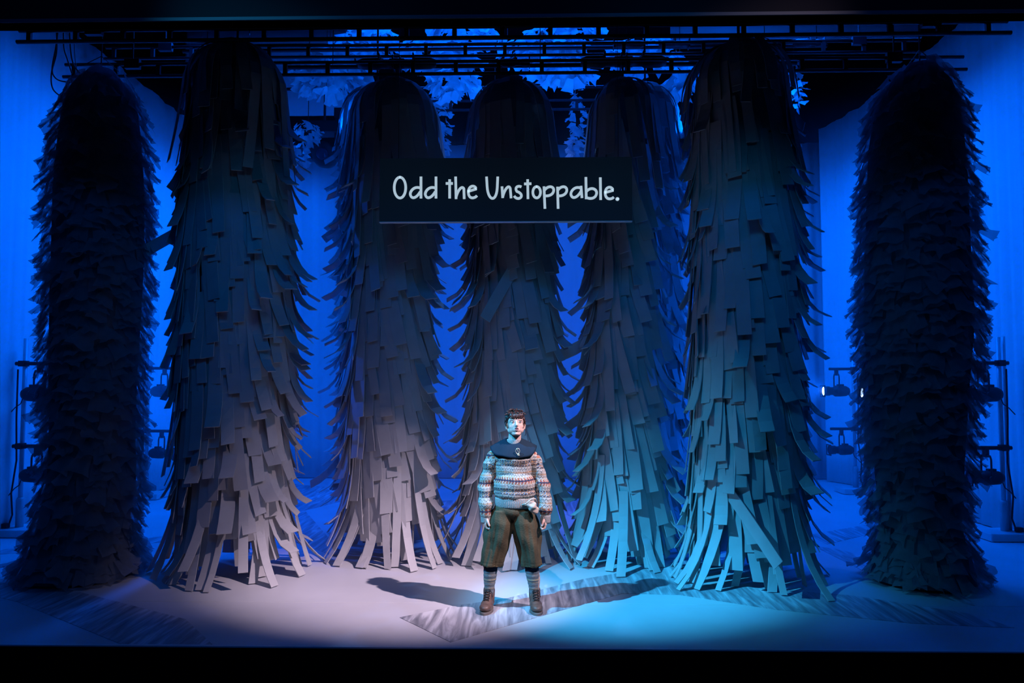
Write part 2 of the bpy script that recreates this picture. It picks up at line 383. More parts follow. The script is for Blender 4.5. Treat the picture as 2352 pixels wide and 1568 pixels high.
def tulle_tree(cx_px, Y, prof, label, seed, cable_to):
    """prof: (z, radius, x shift)"""
    rnd = random.Random(seed); c = at(cx_px, 1330, Y); X = c.x
    root = empty('tulle_tree', (X, Y, 0), label, 'tree sculpture', 'tulle trees at the two sides of the stage')
    ztop = prof[-1][0]
    rp = [(p[0], p[1]) for p in prof]; sp = [(p[0], p[2]) for p in prof]
    pr = []
    for k in range(25):
        z = 0.03 + (ztop-0.08)*k/24; pr.append((max(0.02, interp(rp, z)-0.13), z, interp(sp, z)))
    vs = []; fs = []; n = 20
    for (r, z, s) in pr:
        for k in range(n): vs.append((X+s+r*math.cos(2*PI*k/n), Y+r*math.sin(2*PI*k/n), z))
    for i in range(len(pr)-1):
        for k in range(n): fs.append((i*n+k, i*n+(k+1) % n, (i+1)*n+(k+1) % n, (i+1)*n+k))
    fs.append(tuple(range((len(pr)-1)*n, len(pr)*n)))
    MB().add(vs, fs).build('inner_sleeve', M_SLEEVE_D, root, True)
    items = []; z = 0.14
    while z < ztop-0.02:
        r = max(0.03, interp(rp, z)-0.11); s = interp(sp, z)
        cnt = max(6, int(2*PI*r/0.10))
        for k in range(cnt):
            ph = 2*PI*(k+rnd.random()*0.7)/cnt; k2 = rnd.randrange(16); zz = z+rnd.uniform(-.03, .03)+0.02*math.sin(3*ph+z*4); rr = r+rnd.uniform(-.02, .03)
            sc = rnd.uniform(0.8, 1.15)
            low = max(0, 0.35-z)
            M = Matrix.Translation((s+rr*math.cos(ph), rr*math.sin(ph), max(zz, 0.17*sc))) @ Matrix.Rotation(ph-PI/2, 4, 'Z') @ Matrix.Rotation(rnd.uniform(-.5, .5), 4, 'Y') @ Matrix.Rotation(low*1.8+rnd.uniform(-.15, .2), 4, 'X') @ Matrix.Scale(sc, 4)
            facing = -math.sin(ph)
            items.append((k2, M, facing))
        z += 0.095
    front = [it for it in items if it[2] > 0.15]; rnd.shuffle(front)
    parts = front[:290]; ids = set(map(id, parts)); rest = [it for it in items if id(it) not in ids]
    for (k2, M, _) in parts:
        o = link_mesh('tulle_scrap', SCRAP_ME[k2], None, root); o.matrix_local = M
    join_pieces('tulle_ruffles', [(a, b) for a, b, _ in rest], M_TULLE, root, SCRAPS)
    MB().tube([(X+sp[-1][1], Y, ztop-0.05), (X+sp[-1][1], Y, cable_to)], 0.006, 6).build('suspension_cable', M_STEEL, root)
    for a in (0, 2.1, 4.2):
        MB().tube([(X+sp[-1][1]+0.18*math.cos(a), Y+0.18*math.sin(a), ztop-0.06), (X+sp[-1][1], Y, ztop+0.10)], 0.004, 5).build('bridle', M_STEEL, root)
    return root
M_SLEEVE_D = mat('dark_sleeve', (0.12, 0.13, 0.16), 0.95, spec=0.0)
M_SLEEVE = mat('pale_sleeve', (0.30, 0.31, 0.34), 0.95, translucent=0.3, spec=0.0)

def prof_from_px(cx, Y, rows):
    out = []
    for (y, xl, xr) in rows:
        p, q = at(xl, y, Y), at(xr, y, Y); c = at(cx, 1330, Y).x
        out.append((max(0.0, p.z), (q.x-p.x)/2, (p.x+q.x)/2-c))
    out.sort(key=lambda t: t[0]); return out
YA = 7.1
tulle_tree(225, YA, prof_from_px(225, YA, [(152, 215, 250), (162, 180, 290), (190, 150, 318), (250, 128, 338), (320, 118, 345), (440, 108, 352), (600, 104, 350), (700, 100, 345), (850, 98, 336), (1000, 98, 330), (1100, 94, 335), (1200, 72, 315), (1270, 50, 325), (1325, 30, 340)]),
           'dark column of ragged tulle at the far left of the stage', 21, 9.15)
YB = 7.05
tulle_tree(2112, YB, prof_from_px(2112, YB, [(138, 2095, 2130), (146, 2060, 2170), (170, 2030, 2195), (230, 1990, 2222), (330, 1972, 2232), (450, 1968, 2240), (600, 1964, 2246), (740, 1962, 2254), (900, 1972, 2242), (1100, 1986, 2232), (1200, 1998, 2226), (1270, 1985, 2250), (1340, 1968, 2262)]),
           'dark column of ragged tulle at the far right of the stage', 22, 9.15)

# ------------------------------------------------------------------ strip trees
def strip_geo(L_, wd, a0, a1, p, bend, twist=0.0, seg=6, th=0.008, taper=1.0):
    vs = []; fs = []; y = z = 0.0; n = seg
    for k in range(n+1):
        u = k/n; a = a0 + a1*u**p
        if k: y += L_/n*math.sin(am); z -= L_/n*math.cos(am)
        am = a0 + a1*((k+0.5)/n)**p
        xo = L_*bend*u*u; tw = twist*u; hw = wd/2*(1-(1-taper)*u)
        for sx in (-1, 1):
            for st in (-1, 1):
                dx = sx*hw*math.cos(tw); dy = sx*hw*math.sin(tw)
                vs.append((xo+dx, y+dy+st*th/2*math.cos(a), z+st*th/2*math.sin(a)))
    for k in range(n):
        b = k*4; c = b+4
        fs += [(b, c, c+2, b+2), (b+1, b+3, c+3, c+1), (b, b+1, c+1, c), (b+2, c+2, c+3, b+3)]
    fs += [(0, 2, 3, 1), (n*4, n*4+1, n*4+3, n*4+2)]
    return vs, fs
rnd = random.Random(11)
STRIPS = []
for i in range(56):
    if i < 32: a0, a1, p = rnd.uniform(0.04, 0.09), rnd.uniform(-0.06, 0.08), 1.5
    elif i < 46: a0, a1, p = rnd.uniform(0.04, 0.10), rnd.uniform(0.25, 0.55), 2.0
    else: a0, a1, p = rnd.uniform(0.05, 0.12), rnd.uniform(0.8, 1.3), 2.4
    STRIPS.append(strip_geo(rnd.uniform(0.62, 1.02) if i < 32 else rnd.uniform(0.5, 0.8), rnd.uniform(0.095, 0.135), a0, a1, p, rnd.uniform(-.04, .08), rnd.uniform(-.14, .14) if i < 32 else rnd.uniform(-.45, .45)))
FLARED = list(range(32, 56))
STRIP_ME = []
for g in STRIPS:
    me = MB().add(*g).mesh('strip'); me.materials.append(M_STRIP); STRIP_ME.append(me)

SKIRT = []   # strips that reach the floor; last vertex tells how far down
for i in range(20):
    SKIRT.append(strip_geo(rnd.uniform(0.8, 1.15), rnd.uniform(0.05, 0.11), rnd.uniform(-0.05, 0.2), rnd.uniform(0.1, 0.8), rnd.uniform(1.2, 2.5), rnd.uniform(-.12, .18), rnd.uniform(-.6, .6), seg=7))
SKIRT_ME = []
for g in SKIRT:
    me = MB().add(*g).mesh('strip'); me.materials.append(M_STRIP); SKIRT_ME.append(me)

def dome_geo(R, drop, wd, rnd, seg=12):
    vs = []; arc = PI/2*R*1.15; L_ = arc+drop; r = 0.03; z = 0.0; seglen = L_/seg; pts = [(r, 0.0, 0.0)]; ang = 0.0
    for k in range(seg):
        s = (k+0.5)*seglen
        ang = min(PI/2-0.07, (s/arc)**0.9*PI/2) if s < arc else PI/2-0.07-0.10*((s-arc)/max(drop, .01))
        r += seglen*math.cos(ang); z -= seglen*math.sin(ang); pts.append((r, z, ang))
    bend = rnd.uniform(-.05, .09)
    for k, (r, z, a) in enumerate(pts):
        u = k/seg; hw = wd/2*(0.65+0.35*min(1, u*2.5)); xo = bend*u*u*L_
        for sx in (-1, 1):
            for st in (-1, 1): vs.append((xo+sx*hw, r+st*0.0025*math.sin(a), z+st*0.0025*math.cos(a)))
    fs = []
    for k in range(seg):
        b = k*4; c = b+4
        fs += [(b, c, c+2, b+2), (b+1, b+3, c+3, c+1), (b, b+1, c+1, c), (b+2, c+2, c+3, b+3)]
    fs += [(0, 2, 3, 1), (seg*4, seg*4+1, seg*4+3, seg*4+2)]
    return vs, fs

def strip_tree(cx_px, Y, rows, label, seed, cable_to, swirl=0.12, right_flare=0.0, nparts=285):
    rnd = random.Random(seed); prof = prof_from_px(cx_px, Y, rows); X = at(cx_px, 1330, Y).x
    root = empty('strip_tree', (X, Y, 0), label, 'tree sculpture', 'hanging trees of curled foam strips')
    rp = [(p[0], p[1]) for p in prof]; sp = [(p[0], p[2]) for p in prof]; ztop = prof[-1][0]
    Rd = interp(rp, ztop-0.45); sh = interp(sp, ztop-0.45)
    # inner sleeve, open near the floor
    vs = []; fs = []; n = 18; zs = [1.0+(ztop-0.25-1.0)*k/14 for k in range(15)]
    for z in zs:
        r = max(0.05, (interp(rp, z)*0.76)*(1 if z < ztop-0.5 else 0.8)); s = interp(sp, z)
        for k in range(n): vs.append((X+s+r*math.cos(2*PI*k/n), Y+r*math.sin(2*PI*k/n), z))
    for i in range(len(zs)-1):
        for k in range(n): fs.append((i*n+k, i*n+(k+1) % n, (i+1)*n+(k+1) % n, (i+1)*n+k))
    MB().add(vs, fs).build('inner_sleeve', M_SLEEVE, root, True)
    items = []
    z = 1.02
    while z < ztop-0.42:
        R = interp(rp, z)-0.07; s = interp(sp, z); cnt = int(2*PI*R/0.083)
        for k in range(cnt):
            ph = 2*PI*(k+0.6*rnd.random())/cnt; facing = -math.sin(ph); side = math.cos(ph)
            q = rnd.random()
            if right_flare and side*right_flare > 0.5: v = rnd.randrange(56) if q < 0.35 else rnd.choice(FLARED)
            elif right_flare and side*right_flare < -0.6: v = rnd.randrange(44)
            elif right_flare: v = rnd.randrange(34) if q < 0.88 else rnd.randrange(34, 50)
            elif abs(side) > 0.7: v = rnd.randrange(56) if q < 0.4 else rnd.choice(FLARED)
            else: v = rnd.randrange(32) if q < 0.95 else rnd.randrange(32, 46)
            zz = z+rnd.uniform(-.14, .14); rr = R*rnd.uniform(0.95, 1.02)
            tilt = swirl*0.8 + rnd.gauss(0, 0.055)
            L_ = -min(q[2] for q in STRIPS[v][0])
            if zz - L_ < 0.02: zz = L_+0.03
            if rnd.random() < 0.005: tilt += rnd.choice((-0.8, 0.8))
            M = Matrix.Translation((s+rr*math.cos(ph), rr*math.sin(ph), zz)) @ Matrix.Rotation(ph-PI/2, 4, 'Z') @ Matrix.Rotation(tilt, 4, 'Y')
            items.append(('s', v, M, facing))
        z += 0.29
    for k in range(40):
        ph = 2*PI*(k+rnd.random()*0.9)/40; v = rnd.randrange(20); g = SKIRT[v][0]; L_ = -min(q[2] for q in g)
        R = interp(rp, 0.8)*rnd.uniform(0.6, 0.95); s = interp(sp, 0.7)
        M = Matrix.Translation((s+R*math.cos(ph), R*math.sin(ph), L_+rnd.choice((0.008, 0.008, 0.012, 0.09, 0.17)))) @ Matrix.Rotation(ph-PI/2, 4, 'Z')
        items.append(('k', v, M, -math.sin(ph)))
    DG = [dome_geo(Rd*rnd.uniform(0.80, 0.99), rnd.uniform(0.1, 1.0), rnd.uniform(0.085, 0.13), rnd) for _ in range(9)]
    DM = []
    for g in DG:
        me = MB().add(*g).mesh('strip'); me.materials.append(M_STRIP); DM.append(me)
    for k in range(40):
        ph = 2*PI*(k+rnd.random()*0.9)/40
        M = Matrix.Translation((sh, 0, ztop-0.01-rnd.random()*0.09)) @ Matrix.Rotation(ph-PI/2, 4, 'Z') @ Matrix.Rotation(rnd.uniform(-.05, .05), 4, 'X') @ Matrix.Rotation(swirl*0.4+rnd.gauss(0, 0.05), 4, 'Y')
        items.append(('d', rnd.randrange(9), M, -math.sin(ph)))
    vis = [it for it in items if it[3] > -0.2 or it[0] == 'd' or it[0] == 'k']
    vis.sort(key=lambda it: (it[0] == 's', -it[3])); parts = vis[:nparts]; ids = set(map(id, parts))
    ME = {'s': STRIP_ME, 'k': SKIRT_ME, 'd': DM}; GE = {'s': STRIPS, 'k': SKIRT, 'd': DG}
    for (t, v, M, _) in parts:
        o = link_mesh('strip', ME[t][v], None, root); o.matrix_local = M
    allg = STRIPS+SKIRT+DG; offs = {'s': 0, 'k': 56, 'd': 76}
    join_pieces('rear_strips', [(offs[it[0]]+it[1], it[2]) for it in items if id(it) not in ids], M_STRIP, root, allg, smooth=False)
    MB().tube([(X+sh, Y, ztop-0.08), (X+sh, Y, max(cable_to, ztop+0.02))], 0.012, 8).build('hanging_rod', M_STEEL, root)
    MB().lathe((X+sh, Y, ztop-0.06), [(0.07, 0), (0.07, 0.05), (0.03, 0.07)], 16).build('top_ring', M_STEEL, root)
    return root
strip_tree(545, 7.3, [(95, 520, 560), (120, 470, 620), (200, 432, 655), (300, 425, 668), (500, 415, 678), (850, 405, 678), (1050, 412, 662), (1200, 412, 670), (1330, 400, 690)],
           'tall strip tree at left, grey strips turning pink near the floor', 31, 9.15, 0.13, 1.0)
strip_tree(1712, 7.2, [(88, 1670, 1730), (120, 1612, 1788), (200, 1582, 1812), (300, 1578, 1826), (450, 1578, 1832), (700, 1582, 1838), (900, 1582, 1848), (1100, 1580, 1850), (1200, 1582, 1856), (1340, 1575, 1870)],
           'tall strip tree at right, dark above with cyan strips at its foot', 36, 9.15, 0.13, 1.0)
YM = 8.0
strip_tree(905, YM, [(180, 880, 930), (195, 842, 968), (250, 814, 998), (400, 800, 1000), (600, 800, 996), (800, 796, 1000), (1000, 790, 1002), (1150, 790, 1006), (1290, 782, 1012)],
           'middle strip tree left of the actor, washed warm mauve below', 33, PIPE['low'][1], 0.20, 0.0)
strip_tree(1176, YM, [(180, 1150, 1205), (195, 1112, 1238), (300, 1078, 1268), (600, 1078, 1280), (900, 1072, 1284), (1100, 1062, 1288), (1290, 1066, 1290)],
           'middle strip tree hanging directly behind the actor', 34, PIPE['low'][1], 0.25, 0.0)
strip_tree(1432, YM-0.05, [(180, 1410, 1462), (195, 1376, 1496), (300, 1352, 1508), (600, 1348, 1518), (900, 1338, 1528), (1100, 1330, 1535), (1295, 1328, 1545)],
           'middle strip tree right of the actor, bright cyan strips at its foot', 35, PIPE['low'][1], 0.25, 0.0)
YR = 9.05
strip_tree(866, YR, [(196, 842, 890), (215, 812, 920), (300, 786, 946), (600, 784, 950), (900, 780, 952), (1100, 776, 958), (1250, 772, 962)],
           'rear strip tree, pale blue, peeping out left of the mauve middle tree', 37, 9.15, 0.1, -1.0, nparts=170)
strip_tree(1484, YR, [(190, 1465, 1510), (210, 1432, 1535), (300, 1408, 1556), (600, 1408, 1566), (900, 1404, 1570), (1100, 1404, 1572), (1250, 1400, 1580)],
           'rear strip tree, pale blue, peeping out right of the cyan middle tree', 38, 9.15, 0.1, 1.0, nparts=170)

# ------------------------------------------------------------------ tulle clouds
def cloud(Y, blobs, label, seed, sc=1.0):
    rnd = random.Random(seed); c = at(blobs[0][0], blobs[0][1], Y)
    root = empty('tulle_cloud', (c.x, Y, c.z), label, 'fabric cloud', 'pale tulle clouds hung high at the back')
    items = []
    for (px, py, rx, ry) in blobs:
        p = at(px, py, Y)-c; ax, az = rx/F_PX*Y, ry/F_PX*Y
        cnt = int(26+ax*az*650)
        for _ in range(cnt):
            a = rnd.uniform(0, 2*PI); u = rnd.uniform(-1, 1); q = math.sqrt(1-u*u); k = rnd.uniform(0.75, 1)
            M = Matrix.Translation((p.x+ax*q*math.cos(a)*k, 0.3*q*math.sin(a)*k, p.z+az*u*k)) @ Matrix.Rotation(a-PI/2+rnd.uniform(-.5, .5), 4, 'Z') @ Matrix.Rotation(rnd.uniform(-.7, .7), 4, 'Y') @ Matrix.Rotation(rnd.uniform(-.4, .8), 4, 'X') @ Matrix.Scale(rnd.uniform(0.7, 1.3)*sc, 4)
            items.append((rnd.randrange(16), M))
    join_pieces('tulle_ruffles', items, M_CLOUD, root, SCRAPS)
    a = at(blobs[0][0], blobs[0][1]-blobs[0][3]*0.6, Y)
    MB().tube([(a.x, Y, a.z), (a.x, Y, 9.15)], 0.006, 6).build('suspension_cable', M_STEEL, root)
YC = 10.0
cloud(YC, [(758, 180, 55, 30), (702, 170, 14, 18), (800, 125, 90, 30), (850, 80, 60, 25)], 'pale torn tulle cloud above the round lamp at back left', 41)
cloud(YC, [(1040, 182, 50, 30), (1010, 120, 90, 35), (1060, 75, 80, 20)], 'pale torn tulle cloud between the mauve tree and centre tree tops', 42)
cloud(YC, [(1300, 158, 64, 22), (1250, 115, 100, 35), (1300, 75, 80, 20)], 'pale torn tulle cloud between the centre tree and right middle tree tops', 43)
cloud(YC, [(1562, 178, 28, 28), (1480, 120, 80, 35)], 'pale torn tulle cloud right of the right middle tree top', 44)
YD = 10.9
cloud(YD, [(1824, 210, 8, 60), (1810, 160, 20, 25)], 'narrow hanging tulle tuft behind the right tall tree', 45, 0.6)
cloud(YD, [(708, 298, 24, 20), (690, 345, 10, 34)], 'small hanging tulle tuft just left of the round lamp', 46, 0.55)
cloud(YD, [(1014, 260, 16, 60), (1012, 330, 20, 16)], 'hanging tulle tuft above the left part of the caption screen', 47, 0.6)
cloud(YD, [(1326, 260, 14, 60), (1320, 335, 14, 18)], 'hanging tulle tuft above the right part of the caption screen', 48, 0.6)

# ------------------------------------------------------------------ moving head lamp
def moving_head(px, py, Y, label, s=1.0):
    p = at(px, py, Y); x, z = p.x, p.z
    root = empty('moving_lamp', (x, Y, z), label, 'lamp', 'round moving lamps at the back')
    MB().lathe((x, Y-0.10*s, z-0.14*s), [(0.0, 0), (0.12*s, 0.0), (0.155*s, 0.04*s), (0.16*s, 0.16*s), (0.12*s, 0.30*s), (0.05*s, 0.34*s)], 24, axis='y').build('head', M_LAMP, root, True)
    MB().lathe((x, Y-0.115*s, z-0.16*s), [(0.0, 0), (0.06*s, 0.004), (0.085*s, 0.02)], 24, axis='y').build('lens', M_DLENS, root, True)
    for sx in (-1, 1): MB().box((x+sx*0.17*s, Y, z-0.03*s), (0.05*s, 0.14*s, 0.36*s)).build('yoke_arm', M_LAMP, root)
    MB().box((x, Y, z+0.19*s), (0.40*s, 0.24*s, 0.14*s)).build('base', M_LAMP, root)
    MB().tube([(x, Y, z+0.25*s), (x, Y, PIPE['back'][1])], 0.02, 8).build('clamp', M_LAMP, root)
moving_head(745, 330, 11.5, 'round black moving lamp hanging at back left below the border cloth', 1.25)
moving_head(800, 290, 11.5, 'smaller moving lamp half hidden behind the left middle strip tree', 1.0)
moving_head(1556, 330, 11.5, 'black moving lamp half hidden right of the right middle tree', 1.0)

# ------------------------------------------------------------------ lighting booms
def profile_lamp(x, Y, z, sgn, lit, root_label, s=1.0, tilt=0.0, arm_z=None):
    """theatre profile lamp; lens end points to sgn (towards stage centre)"""
    root = empty('stage_lamp', (x, Y, z), root_label, 'lamp', 'stage lamps on the side booms')
    prof = [(0.0, -0.20), (0.055, -0.20), (0.085, -0.15), (0.092, -0.06), (0.092, 0.03), (0.066, 0.06), (0.066, 0.12), (0.078, 0.125), (0.078, 0.20), (0.085, 0.205), (0.085, 0.225), (0.07, 0.225)]
    prof = [(r*s, sgn*t*s) for r, t in prof]
    body = MB().lathe((x, Y, z), prof, 20, axis='x', cap=False).build('body', M_LAMP, root, True)
    MB().lathe((x, Y, z), [(0.0, sgn*0.216*s), (0.072*s, sgn*0.216*s)], 20, axis='x', cap=False).build('lens', M_LENS if lit else M_DLENS, root)
    MB().box((x+sgn*0.235*s, Y, z), (0.012*s, 0.19*s, 0.19*s)) if False else None
    fr = MB()
    for dy, dz, sy, sz in ((0, 0.09, 0.2, 0.018), (0, -0.09, 0.2, 0.018), (0.09, 0, 0.018, 0.2), (-0.09, 0, 0.018, 0.2)):
        fr.box((x+sgn*0.235*s, Y+dy*s, z+dz*s), (0.014*s, sy*s, sz*s))
    fr.build('colour_frame', M_LAMP, root)
    az = arm_z if arm_z else z+0.36
    y2 = 0.105*s
    MB().tube([(x, Y-y2, z), (x, Y-y2, az-0.13), (x, Y-y2*0.8, az-0.09), (x, Y+y2*0.8, az-0.09), (x, Y+y2, az-0.13), (x, Y+y2, z)], 0.011, 6).build('yoke', M_LAMP, root)
    for dy in (-y2-0.012, y2+0.012): MB().lathe((x, Y+dy-0.012, z), [(0.03, 0), (0.03, 0.024)], 12, axis='y').build('tilt_knob', M_LAMP, root)
    MB().box((x, Y, az-0.05), (0.045, 0.06, 0.12)).build('clamp', M_LAMP, root)
    MB().box((x-sgn*0.06*s, Y, z+0.10*s), (0.10*s, 0.06*s, 0.03*s)).build('heat_vent', M_LAMP, root)
    cb = [(x-sgn*0.19*s, Y, z-0.03), (x-sgn*0.24*s, Y+0.02, z-0.12), (x-sgn*0.30*s, Y+0.02, z-0.16), (x-sgn*0.36*s, Y, z-0.24)]
    MB().tube(cb, 0.006, 6).build('cable', M_STEEL, root, True)
    return root
def boom(x, Y, sgn, where, lit=(False, False), lamp_dx=(0.22, 0.22), double=False):
    root = empty('boom_stand', (x, Y, 0), 'pale lighting stand %s' % where, 'lighting stand', 'boom stands at the sides')
    MB().tube([(x, Y, 0.05), (x, Y, 2.38)], 0.026, 12).build('pole', M_POLE, root, True)
    if double: MB().tube([(x+0.075, Y+0.02, 0.05), (x+0.075, Y+0.02, 2.39)], 0.022, 10).build('pole', M_POLE, root, True)
    MB().lathe((x, Y, 0.09), [(0.045, 0), (0.045, 0.33), (0.034, 0.36)], 14).build('pole_sleeve', M_POLE, root, True)
    bevel(MB().box((x+sgn*0.05, Y, 0.05), (0.46, 0.40, 0.09)).build('base_block', M_BASE, root), 0.01)
    for az in (2.07, 1.07):
        MB().tube([(x-sgn*0.08, Y-0.05, az), (x+sgn*0.42, Y-0.05, az)], 0.024, 10).build('arm', M_STEEL, root, True)
        MB().box((x, Y-0.03, az), (0.075, 0.10, 0.07)).build('arm_clamp', M_STEEL, root)
    MB().tube([(x-sgn*0.06, Y-0.04, 2.0), (x-sgn*0.05, Y-0.05, 1.4), (x-sgn*0.03, Y-0.05, 0.9), (x-sgn*0.08, Y-0.05, 0.5), (x-sgn*0.05, Y-0.06, 0.25), (x-sgn*0.10, Y-0.06, 0.09)], 0.010, 6).build('power_cable', M_STEEL, root, True)
    MB().box((x-sgn*0.10, Y-0.10, 0.13), (0.07, 0.06, 0.05)).build('plug', M_STEEL, root)
    profile_lamp(x+sgn*lamp_dx[0], Y-0.05, 1.70, sgn, lit[0], 'black stage lamp, upper arm, stand %s' % where, arm_z=2.07)
    profile_lamp(x+sgn*lamp_dx[1], Y-0.05, 0.72, sgn, lit[1], 'black stage lamp, lower arm, stand %s' % where, s=0.92, arm_z=1.07)
def bx(px, Y): return at(px, 1000, Y).x
boom(bx(52, 8.95), 8.95, 1, 'left of the left tulle column')
boom(bx(338, 11.8), 11.8, 1, 'right of the left tulle column', lamp_dx=(0.28, 0.26))
boom(bx(1963, 12.6), 12.6, -1, 'left of the right tulle column', lit=(True, False), lamp_dx=(0.30, 0.24))
boom(bx(2300, 8.95), 8.95, -1, 'right of the right tulle column', double=True)
boom(bx(2062, 10.7), 10.7, -1, 'hidden behind the right tulle column', lit=(True, False), lamp_dx=(0.29, 0.24))

# cables dangling at the top left
def loop(pts, Y, r, label):
    P = [at(x, y, Y) for x, y in pts]
    sm = []
    for i in range(len(P)-1):
        p0, p1, p2, p3 = P[max(i-1, 0)], P[i], P[i+1], P[min(i+2, len(P)-1)]
        for k in range(6):
            t = k/6; sm.append(0.5*((2*p1)+(-p0+p2)*t+(2*p0-5*p1+4*p2-p3)*t*t+(-p0+3*p1-3*p2+p3)*t**3))
    sm.append(P[-1])
    tag(MB().tube(sm, r, 6).build('hanging_cable', M_STEEL, smooth=True), label, 'cable', 'cables dangling at the upper left')
loop([(133, 72), (128, 110), (120, 155), (124, 175), (140, 186), (175, 190)], 7.3, 0.007, 'black cable looping down over the cloth at top left')
loop([(130, 75), (130, 120), (118, 170), (122, 205), (145, 225)], 7.4, 0.007, 'longest black cable at top left, ending behind the tulle column')
loop([(146, 72), (147, 110), (156, 140), (165, 168)], 7.35, 0.007, 'short black cable at top left beside the looping ones')
loop([(160, 72), (163, 120), (170, 150), (184, 168)], 7.45, 0.008, 'thicker black cable at top left reaching the lower bar')
loop([(170, 72), (172, 130), (178, 168)], 7.5, 0.004, 'thin straight black wire at top left')

# ------------------------------------------------------------------ caption screen
YS = 6.82
def sp_(x, y): return at(860+x/3.856, 350+y/3.856, YS)
c0, c1 = at(872, 363, YS), at(1453, 506, YS)
scr = empty('caption_screen', ((c0.x+c1.x)/2, YS, c1.z), 'wide black caption screen reading Odd the Unstoppable.', 'screen')
bevel(MB().box(((c0.x+c1.x)/2, YS+0.03, (c0.z+c1.z)/2), (c1.x-c0.x, 0.05, c0.z-c1.z)).build('panel', M_SCREEN, scr), 0.004)
MB().box(((c0.x+c1.x)/2, YS+0.035, c1.z-0.003), (c1.x-c0.x, 0.06, 0.006)).build('bottom_edge', M_BASE, scr)
for px in (914, 1421):
    a = at(px, 364, YS); MB().tube([(a.x, YS+0.03, a.z), (a.x, YS+0.03, L1[1])], 0.0025, 6).build('suspension_wire', M_STEEL, scr)
def ell(cx, cy, rx, ry, a0, a1, n=18): return [(cx+rx*math.cos(math.radians(a0+(a1-a0)*k/n)), cy-ry*math.sin(math.radians(a0+(a1-a0)*k/n))) for k in range(n+1)]
def bez(*P, n=14):
    out = []
    for k in range(n+1):
        t = k/n; Q = [Vector(p) for p in P]
        while len(Q) > 1: Q = [Q[i].lerp(Q[i+1], t) for i in range(len(Q)-1)]
        out.append(tuple(Q[0]))
    return out
def d_(x): return [[(x, 218), (x, 402)], bez((x, 318), (x-50, 290), (x-95, 335), (x-95, 370)) + bez((x-95, 370), (x-85, 420), (x-40, 405), (x-8, 350))[1:]]
LET = [
 [ell(226, 311, 51, 92, 90, 450, 30)],
 d_(412), d_(545),
 [[(666, 242), (666, 402)], [(636, 274), (690, 274)]],
 [[(719, 218), (723, 407)], bez((723, 395), (740, 330), (775, 290), (792, 320)) + [(795, 407)]],
 [[(828, 345), (903, 322)] + bez((903, 322), (885, 280), (832, 295), (832, 350))[1:] + bez((832, 350), (832, 420), (890, 405), (905, 385))[1:]],
 [[(993, 218), (998, 300)] + bez((998, 300), (1005, 430), (1080, 450), (1088, 310))[1:] + [(1092, 218)]],
 [[(1130, 305), (1136, 398)], bez((1136, 395), (1150, 330), (1190, 275), (1203, 320)) + [(1210, 400)]],
 [bez((1298, 303), (1270, 290), (1238, 310), (1262, 345)) + bez((1262, 345), (1312, 360), (1312, 400), (1278, 407))[1:] + bez((1278, 407), (1255, 408), (1245, 395), (1240, 388))[1:]],
 [[(1357, 242), (1360, 407)], [(1330, 278), (1386, 276)]],
 [ell(1437, 352, 34, 50, 90, 450, 22)],
 [[(1502, 305), (1510, 493)], bez((1506, 335), (1535, 290), (1590, 295), (1588, 335)) + bez((1588, 335), (1585, 375), (1540, 388), (1512, 383))[1:]],
 [[(1622, 308), (1627, 493)], bez((1624, 335), (1652, 290), (1706, 295), (1704, 335)) + bez((1704, 335), (1700, 375), (1655, 388), (1628, 383))[1:]],
 [[(1830, 300), (1838, 398)], bez((1830, 318), (1790, 292), (1740, 330), (1740, 370)) + bez((1740, 370), (1750, 420), (1800, 400), (1828, 345))[1:]],
 [[(1873, 222), (1876, 408)], bez((1878, 345), (1915, 300), (1970, 320), (1968, 360)) + bez((1968, 360), (1962, 410), (1910, 415), (1878, 398))[1:]],
 [[(2001, 225), (2004, 415)]],
 [[(2042, 355), (2115, 335)] + bez((2115, 335), (2098, 288), (2045, 305), (2044, 355))[1:] + bez((2044, 355), (2044, 425), (2100, 415), (2117, 398))[1:]],
 [ell(2152, 412, 6, 6, 0, 360, 8)],
]
def ribbon(mb, pts, hw, Y0, Y1):
    """flat pen stroke with round ends in the screen plane"""
    P = [Vector((p.x, p.z)) for p in (sp_(x, y) for x, y in pts)]
    n = len(P); Lf = []; Rt = []
    for i in range(n):
        t = (P[min(i+1, n-1)]-P[max(i-1, 0)]).normalized(); nn = Vector((-t.y, t.x))
        Lf.append(P[i]+nn*hw); Rt.append(P[i]-nn*hw)
    t0 = (P[0]-P[1]).normalized(); t1 = (P[-1]-P[-2]).normalized()
    Lf[0] += t0*hw*0.4; Rt[0] += t0*hw*0.4; Lf[-1] += t1*hw*0.4; Rt[-1] += t1*hw*0.4
    vs = []
    for a, b in zip(Lf, Rt): vs += [(a.x, Y0, a.y), (b.x, Y0, b.y), (a.x, Y1, a.y), (b.x, Y1, b.y)]
    fs = []
    for i in range(n-1):
        b = i*4; c = b+4
        fs += [(b, b+1, c+1, c), (b+2, c+2, c+3, b+3), (b, c, c+2, b+2), (b+1, b+3, c+3, c+1)]
    fs += [(0, 2, 3, 1), ((n-1)*4, (n-1)*4+1, (n-1)*4+3, (n-1)*4+2)]
    mb.add(vs, fs)
HW = 11.5/3.856/F_PX*YS
for li, strokes in enumerate(LET):
    mb = MB()
    for k, s in enumerate(strokes): ribbon(mb, s, HW, YS-0.001-0.0006*k, YS+0.006)
    mb.build('letter', M_TEXT, scr)
